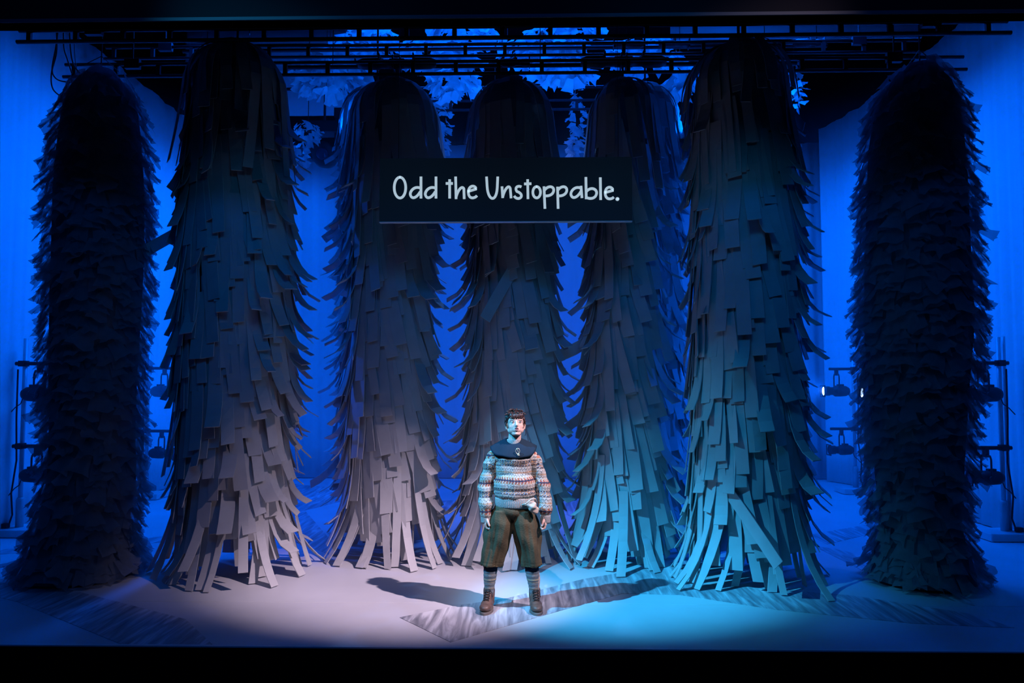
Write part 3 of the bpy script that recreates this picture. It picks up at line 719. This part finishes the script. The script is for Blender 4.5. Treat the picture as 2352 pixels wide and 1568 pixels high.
#PERSON
# ------------------------------------------------------------------ the actor
PX0, PY0 = -0.005, 6.12
actor = empty('person', (PX0, PY0, 0), 'person in patterned sweater, navy cape collar and baggy green breeches, standing looking up', 'person')
def paint(me, fn):
    n = len(me.vertices); co = np.empty(n*3); me.vertices.foreach_get('co', co); co = co.reshape(-1, 3)
    c = fn(co); a = me.color_attributes.new('Col', 'FLOAT_COLOR', 'POINT')
    a.data.foreach_set('color', np.concatenate([c, np.ones((n, 1))], 1).astype(np.float32).ravel())
def fuse(name, mb, voxel, it, material, parent, dec=None, smooth=True, fn=None, disp=None):
    """overlapping closed shapes become one continuous skin"""
    me = mb.mesh('tmp', worigin(parent)); o = bpy.data.objects.new('tmp', me); COL.objects.link(o)
    r = o.modifiers.new('r', 'REMESH'); r.mode = 'VOXEL'; r.voxel_size = voxel; r.use_smooth_shade = smooth
    s = o.modifiers.new('s', 'SMOOTH'); s.iterations = it; s.factor = 0.5
    dg = bpy.context.evaluated_depsgraph_get(); dg.update()
    m2 = bpy.data.meshes.new_from_object(o.evaluated_get(dg)); bpy.data.objects.remove(o); bpy.data.meshes.remove(me)
    m2.name = name
    if disp:
        n = len(m2.vertices); co = np.empty(n*3); m2.vertices.foreach_get('co', co); co = co.reshape(-1, 3)
        nr = np.empty(n*3); m2.vertices.foreach_get('normal', nr); nr = nr.reshape(-1, 3)
        co = disp(co, nr); m2.vertices.foreach_set('co', co.ravel()); m2.update()
    m2.polygons.foreach_set('use_smooth', [smooth]*len(m2.polygons))
    if fn: paint(m2, fn)
    m2.materials.clear()
    return link_mesh(name, m2, material, parent)
def W(x, y, z): return Vector((PX0+x, PY0+y, z))
def cap(mb, p0, p1, r0, r1, n=14):
    p0, p1 = Vector(p0), Vector(p1); P = []; R = []
    d = (p1-p0).normalized()
    for k in range(5):
        a = PI/2*k/4; P.append(p0-d*r0*math.cos(a)); R.append(max(1e-3, r0*math.sin(a)))
    for k in range(1, 5):
        a = PI/2*k/4; P.append(p1+d*r1*math.sin(a)) if k < 5 else None; R.append(max(1e-3, r1*math.cos(a)))
    P.insert(5, p1); R.insert(5, r1)
    return mb.tube(P, R, n)
# colours under the knit
M_SKIN = mat('skin', (0.58, 0.38, 0.31), 0.6, noise=0.06, nscale=30, spec=0.2)
M_SKIN.node_tree.nodes['Principled BSDF'].inputs['Subsurface Weight'].default_value = 0.08
M_SKIN.node_tree.nodes['Principled BSDF'].inputs['Subsurface Radius'].default_value = (0.02, 0.008, 0.004)
M_LIP = mat('lip', (0.50, 0.20, 0.19), 0.45); M_DARK = mat('mouth_dark', (0.05, 0.012, 0.012), 0.6)
M_EYE = mat('eye_white', (0.8, 0.8, 0.8), 0.25, spec=0.6); M_IRIS = mat('iris', (0.06, 0.035, 0.02), 0.2, spec=0.6)
M_HAIR = mat('hair', (0.050, 0.018, 0.014), 0.42, noise=0.5, nscale=60, spec=0.4)
M_KNIT = mat('knit_wool', (1, 1, 1), 0.95, attr='Col', noise=0.12, nscale=170, bump=0.5, bscale=140, spec=0.05)
M_RIB = mat('ribbed_wool', (0.36, 0.35, 0.33), 0.95, noise=0.25, nscale=120, bump=0.5, bscale=150, spec=0.05)
M_NAVY = mat('navy_cloth', (0.007, 0.020, 0.036), 0.8, noise=0.2, nscale=14, bump=0.2, bscale=300, spec=0.15)
M_PANTS = mat('olive_corduroy', (0.085, 0.066, 0.036), 0.85, noise=0.3, nscale=14, bump=0.3, bscale=90, spec=0.2)
M_SOCK = mat('sock_wool', (1, 1, 1), 0.95, attr='Col', noise=0.2, nscale=90, bump=0.4, bscale=220, spec=0.05)
M_UNDER = mat('dark_stocking', (0.012, 0.02, 0.035), 0.85)
M_BOOT = mat('brown_leather', (0.16, 0.085, 0.06), 0.45, noise=0.4, nscale=25, bump=0.15, bscale=80, spec=0.4)
M_SOLE = mat('boot_sole', (0.20, 0.16, 0.14), 0.7, noise=0.2); M_LACE = mat('boot_lace', (0.02, 0.014, 0.014), 0.8)
M_POUCH = mat('cream_cloth', (0.48, 0.40, 0.32), 0.85, noise=0.15, nscale=30, bump=0.3, bscale=160)
M_GOLD = mat('brass_pin', (0.9, 0.75, 0.5), 0.3, metal=0.7)

# head frame: local head coordinates -> world (face towards -Y, tipped up, turned a little)
HC = W(0.031, -0.005, 1.500)
HR = (Matrix.Rotation(math.radians(7), 3, 'Z') @ Matrix.Rotation(math.radians(-12), 3, 'X'))
def H(x, y, z): return HC + HR @ Vector((x, y, z))
b = MB()
b.sphere(H(0, 0.012, 0.030), (0.073, 0.092, 0.080), 24, 16, HR)            # skull
b.sphere(H(0, -0.022, -0.028), (0.0605, 0.062, 0.076), 24, 16, HR)          # face
b.sphere(H(0, -0.030, 0.018), (0.062, 0.058, 0.050), 20, 12, HR)           # forehead and brow
for s in (-1, 1):
    b.sphere(H(s*0.034, -0.050, -0.030), (0.026, 0.016, 0.030), 12, 8, HR) # cheeks
    cap(b, H(s*0.047, 0.0, -0.058), H(s*0.014, -0.050, -0.090), 0.020, 0.020)   # jaw
    b.sphere(H(s*0.026, -0.034, -0.058), (0.032, 0.034, 0.034), 14, 10, HR)    # lower cheek
    b.sphere(H(s*0.073, 0.006, -0.018), (0.011, 0.019, 0.029), 12, 8, HR @ Matrix.Rotation(s*0.35, 3, 'Z'))  # ears
    b.sphere(H(s*0.073, 0.0, -0.042), (0.008, 0.010, 0.012), 8, 6, HR)
    b.sphere(H(s*0.010, -0.094, -0.034), (0.007, 0.008, 0.006), 8, 6, HR)
    cap(b, H(s*0.014, -0.082, 0.020), H(s*0.046, -0.070, 0.018), 0.008, 0.007)  # brow ridge
b.sphere(H(0, -0.064, -0.094), (0.022, 0.018, 0.016), 12, 8, HR)           # chin
cap(b, H(0, -0.083, 0.004), H(0, -0.102, -0.028), 0.007, 0.0115)           # nose
b.sphere(H(0, -0.070, -0.060), (0.032, 0.018, 0.026), 14, 8, HR)           # muzzle
cap(b, W(0.016, 0.018, 1.27), H(0, 0.020, -0.06), 0.056, 0.052)            # neck
# trunk and limbs under the clothes
b.sphere(W(0.012, 0, 1.15), (0.145, 0.09, 0.16), 20, 12); b.sphere(W(0.01, 0, 0.95), (0.13, 0.09, 0.15), 20, 12)
b.sphere(W(0.010, 0, 0.82), (0.12, 0.085, 0.10), 20, 12)
SH = {-1: (W(-0.160, 0.005, 1.222), W(-0.215, 0.01, 0.99), W(-0.208, -0.03, 0.755)), 1: (W(0.182, 0.005, 1.222), W(0.254, 0.01, 0.99), W(0.275, -0.03, 0.755))}
for s in (-1, 1):
    a0, a1, a2 = SH[s]
    cap(b, a0, a1, 0.040, 0.034); cap(b, a1, a2, 0.037, 0.026)
    # palm, then five fingers, half curled
    pc = a2 + Vector((0, -0.004, -0.045)); iw = -s                        # palm faces the thigh
    cap(b, a2, a2+Vector((0, 0, -0.03)), 0.027, 0.028)
    for k in range(4):
        yk = -0.030+0.0195*k; kn = pc+Vector((0, yk, -0.020)); L4 = (0.026, 0.030, 0.027, 0.022)[k]
        cap(b, a2+Vector((0, yk*0.5, -0.02)), kn, 0.015, 0.0115, 10)
        m1 = kn+Vector((iw*0.006, -0.004, -L4)); m2 = m1+Vector((iw*0.022, -0.002, -0.010)); m3 = m2+Vector((iw*0.010, 0, 0.014))
        cap(b, kn, m1, 0.0092, 0.0086, 10); cap(b, m1, m2, 0.0086, 0.008, 10); cap(b, m2, m3, 0.008, 0.007, 10)
    t0 = a2+Vector((iw*0.006, -0.024, -0.015)); t1 = t0+Vector((iw*0.014, -0.024, -0.030)); t2 = t1+Vector((iw*0.010, -0.006, -0.026))
    cap(b, t0, t1, 0.013, 0.0105, 10); cap(b, t1, t2, 0.0105, 0.009, 10)
LEG = {-1: (W(-0.085, 0.0, 0.78), W(-0.165, -0.012, 0.43), W(-0.185, 0.012, 0.10)), 1: (W(0.105, 0.0, 0.78), W(0.155, -0.012, 0.43), W(0.188, 0.012, 0.10))}
for s in (-1, 1):
    cap(b, LEG[s][0], LEG[s][1], 0.066, 0.050); cap(b, LEG[s][1], LEG[s][2]+Vector((0, 0, 0.14)), 0.050, 0.046); cap(b, LEG[s][2]+Vector((0, 0, 0.14)), LEG[s][2], 0.046, 0.032)
    cap(b, LEG[s][2]+Vector((0, 0, -0.05)), LEG[s][2]+Vector((s*0.02, -0.10, -0.06)), 0.030, 0.024)
fuse('body', b, 0.0032, 9, M_SKIN, actor)
for s in (-1, 1):
    e = MB().sphere(H(s*0.0285, -0.0735, 0.0015), (0.0135, 0.0105, 0.0085), 14, 10, HR).build('eye', M_EYE, actor, True)
    MB().sphere(H(s*0.0285+0.0015, -0.0825, 0.0035), (0.0062, 0.0030, 0.0062), 12, 8, HR).build('iris', M_IRIS, e, True)
    lid = [H(s*0.0285-0.0145+0.029*k/8, -0.081+0.010*abs(k/4-1)**2, 0.0035+0.0080*math.sin(PI*k/8)) for k in range(9)]
    MB().tube(lid, 0.0017, 6).build('eyelid', M_HAIR, actor, True)
    br = [H(s*(0.012+0.036*k/6), -0.089+0.014*(k/6)**2, 0.0235+0.006*math.sin(PI*k/6*0.8)) for k in range(7)]
    MB().tube(br, [0.0022, 0.0032, 0.0036, 0.0034, 0.003, 0.0024, 0.0012], 6).build('eyebrow', M_HAIR, actor, True)
MB().sphere(H(0.001, -0.0865, -0.0585), (0.0145, 0.0060, 0.0088), 16, 8, HR).build('mouth', M_DARK, actor, True)
up = [H(-0.0190+0.038*k/10, -0.0895+0.010*abs(k/5-1)**2, -0.0575+0.0098*math.sin(PI*k/10)**0.7*(1-0.12*math.exp(-((k-5)/1.2)**2))) for k in range(11)]
lo = [H(-0.0190+0.038*k/10, -0.0895+0.010*abs(k/5-1)**2, -0.0575-0.0115*math.sin(PI*k/10)**0.8) for k in range(11)]
lp = MB(); lp.tube(up, [0.0012, 0.0022, 0.003, 0.0034, 0.0034, 0.003, 0.0034, 0.0034, 0.003, 0.0022, 0.0012], 8)
lp.tube(lo, [0.0012, 0.0026, 0.0036, 0.0042, 0.0044, 0.0045, 0.0044, 0.0042, 0.0036, 0.0026, 0.0012], 8)
lp.build('lips', M_LIP, actor, True)
# hair: cap plus curly locks
hr = MB(); rnd = random.Random(5)
def scalp(a, e, k=1.0):
    """a: angle round the head (0 = right ear, -90 = forehead), e: height angle"""
    return Vector((0.0765*math.cos(e)*math.cos(a)*k, (0.012+0.096*math.cos(e)*math.sin(a)*k), 0.030+0.086*math.sin(e)*k))
vs = []; fs = []; nA = 36; nE = 12
for i in range(nE+1):
    for k in range(nA):
        a = 2*PI*k/nA; front = max(0, -math.sin(a)); e0 = -0.42 + 0.95*front**1.5
        e = e0 + (PI/2-0.02-e0)*i/nE; p = scalp(a, e, 1.02+0.03*math.sin(5*a+3*e)); vs.append(H(*p))
for i in range(nE):
    for k in range(nA): fs.append((i*nA+k, i*nA+(k+1) % nA, (i+1)*nA+(k+1) % nA, (i+1)*nA+k))
hr.add(vs, fs)
for i in range(330):
    a = rnd.uniform(0, 2*PI); e = math.asin(rnd.uniform(-0.28, 0.98)); front = max(0, -math.sin(a))
    if front > 0.35 and e < 0.45*front: continue
    p = scalp(a, e, 1.0); nrm = (p-Vector((0, 0.012, 0.03))).normalized()
    ln = rnd.uniform(0.028, 0.05); n = 6; q = p.copy(); path = []
    tang = Vector((-math.sin(a), math.cos(a), 0))*rnd.uniform(-0.8, 0.8)
    if e > 0.5: dirv = Vector((math.cos(a), math.sin(a), 0.25))*0.7 + nrm*0.45 + tang
    else: dirv = Vector((0, 0, -1)) + nrm*0.38 + tang*0.5
    cph = rnd.uniform(0, 6)
    for k in range(n):
        path.append(H(*q)); dirv = (dirv + Vector((0, 0, -0.22))).normalized()
        q = q + dirv*ln/n + Vector((math.cos(cph+k*1.1), math.sin(cph+k*1.1), math.sin(cph+k)))*0.0022
        if q.z > 0.131: q.z = 0.131
    r0 = rnd.uniform(0.0040, 0.0065); hr.tube(path, [r0*0.8, r0, r0, r0*0.85, r0*0.6, r0*0.2], 5)
for i in range(26):      # fringe
    x = -0.056+0.112*i/25 + rnd.uniform(-.003, .003); ln = rnd.uniform(0.034, 0.056)
    pth = [H(x*0.9+rnd.uniform(-.002, .002)*k + 0.006*math.sin(i+k)*0.4, -0.062-0.029*math.sqrt(max(0, 1-(x/0.066)**2))*min(1, 0.55+k*0.2), 0.078-ln*k/4-0.002) for k in range(5)]
    hr.tube(pth, [0.0055, 0.0065, 0.006, 0.0045, 0.0015], 5)
hr.build('hair', M_HAIR, actor, True)
mic = [H(0.074, -0.002, -0.035), H(0.082, 0.0, -0.055), H(0.084, 0.004, -0.080), H(0.078, 0.010, -0.100)]
MB().tube(mic, 0.0022, 6).build('microphone_wire', M_LACE, actor, True)

# sweater: striped pattern painted stitch by stitch
PAL = {'w': (0.44, 0.42, 0.38), 'n': (0.03, 0.045, 0.08), 'r': (0.30, 0.07, 0.055), 'o': (0.50, 0.27, 0.13), 'g': (0.10, 0.11, 0.11), 'b': (0.15, 0.26, 0.36), 't': (0.28, 0.20, 0.14)}
PAT = [  # bottom to top; 8 stitches wide, repeating
 'otoototo', 'wtwwtwtw', 'wwwwwwww', 'gwwwgwww', 'wgwgwgwg', 'wwgwwwgw', 'wwwwwwww', 'gtggtggt', 'nnwnnnwn', 'onbotonb', 'twobtwob', 'nbtonbto', 'onbotonb', 'nnwnnnwn', 'tgttgttg',
 'wwwwwwww', 'wgwwwgww', 'gwgwgwgw', 'wgwwwgww', 'wwwwwwww', 'otwotwot', 'rwwrrwwr', 'rrworrwo', 'nnrnnnrn', 'nnnnnnnn', 'rrworrwo', 'rwwrrwwr', 'otwotwot', 'wwwwwwww', 'wwgwwwgw', 'wgwgwgwg', 'gwwwgwww', 'wwwwwwww']
PT = np.array([[PAL[c] for c in row] for row in PAT])
def knit_col(co):
    st = 0.0068; x = co[:, 0]; y = co[:, 1]; z = co[:, 2]
    arm = (x < -0.143+0.1*np.maximum(0, z-1.12)) | (x > 0.205)
    cx = np.where(x < 0.03, np.where(arm, -0.208, 0.01), np.where(arm, 0.262, 0.01)); rr = np.where(arm, 0.062, 0.155)
    u = np.arctan2(x-cx, -y)*rr
    zz = z + 0.004*np.sin(x*21) + np.where(arm, 0.028, 0) + 0.0012*np.sin(u*900)
    r = np.floor((zz-0.885)/st).astype(int) % len(PAT); c = np.floor(u/st).astype(int) % 8
    base = PT[r, c]
    rng = np.sin(np.floor(u/st)*12.9898+np.floor(zz/st)*78.233)*43758.5453; rng = rng-np.floor(rng)
    return base*(0.86+0.24*rng[:, None])
b = MB()
b.sphere(W(0.016, 0, 1.14), (0.167, 0.110, 0.165), 28, 18); b.sphere(W(0.024, -0.012, 1.01), (0.174, 0.128, 0.13), 28, 18)
b.sphere(W(0.026, -0.010, 0.935), (0.174, 0.126, 0.078), 28, 16)
b.sphere(W(0.018, -0.022, 1.205), (0.140, 0.098, 0.088), 24, 14)
cap(b, W(-0.125, 0.005, 1.225), W(0.15, 0.005, 1.225), 0.070, 0.070, 18); cap(b, W(-0.05, 0.008, 1.27), W(0.078, 0.008, 1.27), 0.062, 0.062, 18)
for s in (-1, 1):
    a0, a1, a2 = SH[s]; e1 = a1+Vector((-s*0.0, 0, 0)); e2 = a2+Vector((0, 0, -0.02))
    cap(b, a0+Vector((-s*0.01, 0, -0.01)), e1, 0.066, 0.061, 18); cap(b, e1, e2+Vector((0, 0, 0.10)), 0.061, 0.059, 18); cap(b, e2+Vector((0, 0, 0.10)), e2+Vector((0, 0, 0.035)), 0.059, 0.048, 18)
def knit_disp(co, nr):
    x, z = co[:, 0], co[:, 2]
    arm = (x < -0.14) | (x > 0.21)
    f = np.where(arm, 0.0045*np.sin(z*62+x*8)+0.003*np.sin(z*37+2), 0.003*np.sin(z*30+x*22)+0.0025*np.sin(x*60))
    f += 0.0010*np.sin(z*2*PI/0.0068)
    return co + nr*f[:, None]
fuse('sweater', b, 0.0042, 3, M_KNIT, actor, fn=knit_col, disp=knit_disp)
def rib(name, c, rx, ry, z0, z1, nr, depth, flare=0.0, lab=None, c1=None):
    n = nr*4; m = 6; vs = []; fs = []; c1 = c1 or c
    for j in range(m+1):
        v = j/m; z = z0+(z1-z0)*v; k0 = 1+flare*(v-0.5)+0.03*math.sin(v*PI)
        for k in range(n):
            a = 2*PI*k/n; d = depth*(0.5+0.5*math.cos(nr*a)); vs.append((c[0]+(c1[0]-c[0])*v+(rx*k0+d)*math.cos(a), c[1]+(c1[1]-c[1])*v+(ry*k0+d)*math.sin(a), z))
    for v_in in (z1, z0):
        pass
    for j in range(m):
        for k in range(n): fs.append((j*n+k, j*n+(k+1) % n, (j+1)*n+(k+1) % n, (j+1)*n+k))
    o = MB().add(vs, fs).build(name, M_RIB, actor, True); sm = o.modifiers.new('thick', 'SOLIDIFY'); sm.thickness = 0.006; sm.offset = -1
    if lab: o['label'] = lab
    return o
hc = W(0.026, -0.006, 0)
rib('waistband', (hc.x, hc.y), 0.155, 0.112, 0.822, 0.905, 60, 0.004, 0.05)
nc = W(0.020, 0.004, 0)
rib('neckband', (nc.x, nc.y), 0.056, 0.056, 1.322, 1.372, 30, 0.003)
for s in (-1, 1):
    a2 = SH[s][2]; rib('cuff', (a2.x, a2.y), 0.038, 0.038, 0.697, 0.765, 22, 0.0035, 0.1)

# navy cape collar
vs = []; fs = []; nA = 96; nT = 12
for j in range(nT+1):
    t = j/nT
    for k in range(nA):
        a = 2*PI*k/nA; ca, sa = math.cos(a), -math.sin(a)
        fr = max(0, -sa)  # front
        R2x, R2y = 0.190, 0.126
        q = (abs(ca)**2.15+abs(sa)**2.15)**(-1/2.15)
        x = 0.060*ca*(1-t) + R2x*q*ca*t; y = 0.006 + (0.060*(1-t) + R2y*q*t)*sa
        drop = 0.034*t + 0.042*fr*(1-t)**1.5 + 0.030*t**1.4*abs(ca) + 0.104*(t**1.2)*fr**1.0 + 0.06*t*max(0, sa)
        z = 1.374 - drop + 0.005*math.sin(3*a+1)*t + 0.004*math.sin(7*a)*t*t
        p = W(0.016+x, y, z); vs.append(p)
for j in range(nT):
    for k in range(nA): fs.append((j*nA+k, j*nA+(k+1) % nA, (j+1)*nA+(k+1) % nA, (j+1)*nA+k))
co_ = MB().add(vs, fs).build('cape_collar', M_NAVY, actor, True); sm = co_.modifiers.new('thick', 'SOLIDIFY'); sm.thickness = 0.006; sm.offset = 1
# brooch
bc_ = W(0.052, -0.123, 1.286)
ring = [bc_+Vector((0.0165*math.cos(a), 0, 0.021*math.sin(a))) for a in [2*PI*k/24 for k in range(25)]]
br = MB().tube(ring, 0.0022, 6, False).build('brooch', M_GOLD, actor, True)
MB().tube([bc_+Vector((-0.006, -0.002, 0.018)), bc_+Vector((0.008, -0.004, -0.016))], 0.0016, 6).build('pin', M_GOLD, br)
for k, (dx, dz) in enumerate(((-0.001, -0.027), (0.008, -0.025), (0.012, -0.033), (0.003, -0.034))):
    MB().sphere(bc_+Vector((dx, -0.002, dz)), 0.0042, 10, 8).build('bead', M_GOLD, br, True)

# breeches
b = MB()
b.sphere(W(0.012, 0, 0.80), (0.158, 0.118, 0.085), 24, 14)
def leg_tube(s):
    rows = [(0.80, 0.082*s+0.01, 0.088, 0.108), (0.70, 0.098*s+0.010, 0.112, 0.118), (0.60, 0.118*s+0.009, 0.112, 0.114), (0.50, 0.138*s+0.008, 0.095, 0.106), (0.42, 0.154*s+0.004, 0.086, 0.102), (0.356, 0.165*s+0.002, 0.084, 0.100)]
    n = 40; vs = []; fs = []
    for (z, cx, rx, ry) in rows:
        for k in range(n):
            a = 2*PI*k/n; vs.append(W(cx+rx*math.cos(a), ry*math.sin(a), z + (0.010*math.cos(a)*s if z < 0.4 else 0)))
    for i in range(len(rows)-1):
        for k in range(n): fs.append((i*n+k, (i+1)*n+k, (i+1)*n+(k+1) % n, i*n+(k+1) % n))
    fs.append(tuple(range(n))); fs.append(tuple(range((len(rows)-1)*n, len(rows)*n))[::-1])
    b.add(vs, fs)
leg_tube(-1); leg_tube(1)
def pants_disp(co, nr):
    x, y, z = co[:, 0], co[:, 1], co[:, 2]
    s = np.where(x < 0.01, -1, 1); cx = s*(0.10+0.16*(0.70-np.clip(z, 0.33, 0.72)))
    a = np.arctan2(y, x-cx); low = np.clip((0.85-z)/0.3, 0, 1)
    f = low*(0.013*np.sin(3*a+z*9+s)+0.007*np.sin(6*a-z*13+2*s)+0.003*np.sin(16*a+1))+0.003*np.sin(z*45+x*30+y*20)*(1-low*0.5)
    hem = np.exp(-((z-0.385)/0.004)**2)*-0.002
    return co+nr*(f+hem)[:, None]*np.where(np.abs(nr[:, 2]) > 0.8, 0.2, 1)[:, None]
fuse('breeches', b, 0.0055, 4, M_PANTS, actor, disp=pants_disp)
# socks and stockings
def sock_col(co):
    z = co[:, 2]; x = co[:, 0]
    c = np.tile(np.array([0.20, 0.22, 0.23]), (len(z), 1))
    for z0, z1, cc in ((0.312, 0.40, (0.012, 0.02, 0.04)), (0.285, 0.291, (0.30, 0.29, 0.26)), (0.240, 0.248, (0.46, 0.38, 0.24)), (0.222, 0.229, (0.46, 0.38, 0.24)), (0.200, 0.206, (0.30, 0.31, 0.30)), (0.165, 0.18, (0.35, 0.3, 0.24))):
        m = (z > z0) & (z < z1); c[m] = cc
    return c*(0.9+0.15*np.sin(x*900)*np.sin(z*900))[:, None]
for s in (-1, 1):
    k0, k1 = LEG[s][1], LEG[s][2]; vs = []; fs = []; n = 28; m = 60
    for j in range(m+1):
        z = 0.40+(0.115-0.40)*j/m; t = (0.43-z)/0.33; c = k0.lerp(k1, t); r = float(np.interp(z, [0.115, 0.16, 0.20, 0.26, 0.32, 0.40], [0.041, 0.040, 0.044, 0.053, 0.057, 0.056])) + 0.0012*math.sin(z*190)
        for k in range(n): a = 2*PI*k/n; vs.append((c.x+r*math.cos(a), c.y+r*1.08*math.sin(a), z))
    for j in range(m):
        for k in range(n): fs.append((j*n+k, (j+1)*n+k, (j+1)*n+(k+1) % n, j*n+(k+1) % n))
    me_o = MB().add(vs, fs).build('sock', M_SOCK, actor, True); paint(me_o.data, sock_col); me_o['label'] = 'grey knee sock with tan stripes and dark top'
# lace-up boots
for s in (-1, 1):
    an = LEG[s][2]; yaw = s*0.16 - (0.05 if s > 0 else 0); R = Matrix.Rotation(yaw, 3, 'Z')
    def S(x, y, z): return Vector((an.x, an.y-0.0, 0)) + R @ Vector((x, y, 0)) + Vector((0, 0, z))
    b = MB()
    b.sphere(S(0, -0.125, 0.048), (0.050, 0.070, 0.034), 20, 12, R); b.sphere(S(0, -0.075, 0.056), (0.050, 0.080, 0.042), 20, 12, R)
    b.sphere(S(0, 0.020, 0.058), (0.042, 0.050, 0.050), 20, 12, R); cap(b, S(0, 0.004, 0.085), S(0, 0.010, 0.148), 0.046, 0.048, 20)
    cap(b, S(0, -0.085, 0.070), S(0, -0.018, 0.125), 0.034, 0.036, 16)
    bo = fuse('boot', b, 0.004, 3, M_BOOT, actor)
    out = []
    for k in range(40):
        a = 2*PI*k/40; y = -0.065+0.138*math.sin(a); wv = 0.051-0.010*max(0, math.sin(a))-0.006*(1-abs(math.sin(a)))*(1 if math.sin(a) > 0 else 0)
        p = S(wv*math.cos(a)*(1.06 if math.sin(a) < 0 else 1), y, 0); out.append((p.x, p.y))
    so = MB().prism(out, 0.0, 0.024).build('sole', M_SOLE, bo); bevel(so, 0.003)
    lc = MB()
    for k in range(5):
        t = k/4; y0 = -0.105+0.070*t; z0 = 0.096+0.062*t+0.004; w_ = 0.024
        lc.tube([S(-w_, y0, z0-0.006), S(0, y0-0.006, z0+0.006), S(w_, y0+0.012, z0+0.006)], 0.0028, 6)
        lc.tube([S(w_, y0, z0-0.006), S(0, y0-0.007, z0+0.007), S(-w_, y0+0.012, z0+0.006)], 0.0028, 6)
    lc.tube([S(0, -0.040, 0.158), S(0.020, -0.052, 0.166), S(0.036, -0.050, 0.140), S(0.040, -0.056, 0.108)], 0.0026, 6)
    lc.tube([S(0, -0.040, 0.158), S(-0.018, -0.054, 0.165), S(-0.028, -0.058, 0.148), S(-0.006, -0.050, 0.152)], 0.0026, 6)
    lc.build('laces', M_LACE, bo, True)
# cloth pouch on the hip
b = MB(); b.sphere(W(0.165, -0.122, 0.848), (0.044, 0.030, 0.038), 18, 12, Matrix.Rotation(0.4, 3, 'Y')); b.sphere(W(0.186, -0.112, 0.818), (0.034, 0.028, 0.036), 14, 10)
b.sphere(W(0.152, -0.122, 0.872), (0.034, 0.024, 0.022), 14, 10, Matrix.Rotation(-0.4, 3, 'Y')); b.sphere(W(0.118, -0.122, 0.862), (0.022, 0.014, 0.012), 12, 8)
def pouch_disp(co, nr):
    return co+nr*(0.0035*np.sin(co[:, 0]*95-co[:, 2]*70)+0.002*np.sin(co[:, 2]*150+co[:, 0]*40))[:, None]
po = fuse('hip_pouch', b, 0.004, 3, M_POUCH, actor, disp=pouch_disp); po['label'] = 'small cream cloth pouch knotted at the hip'
MB().tube([W(0.085, -0.124, 0.858), W(0.118, -0.136, 0.868), W(0.160, -0.140, 0.905), W(0.192, -0.118, 0.905), W(0.205, -0.10, 0.870)], 0.006, 8).build('strap', M_POUCH, po, True)
MB().sphere(W(0.176, -0.1445, 0.842), (0.013, 0.006, 0.010), 12, 8).build('opening', M_LACE, po, True)  # dark bead, its colour stands in for shade inside the pouch recess
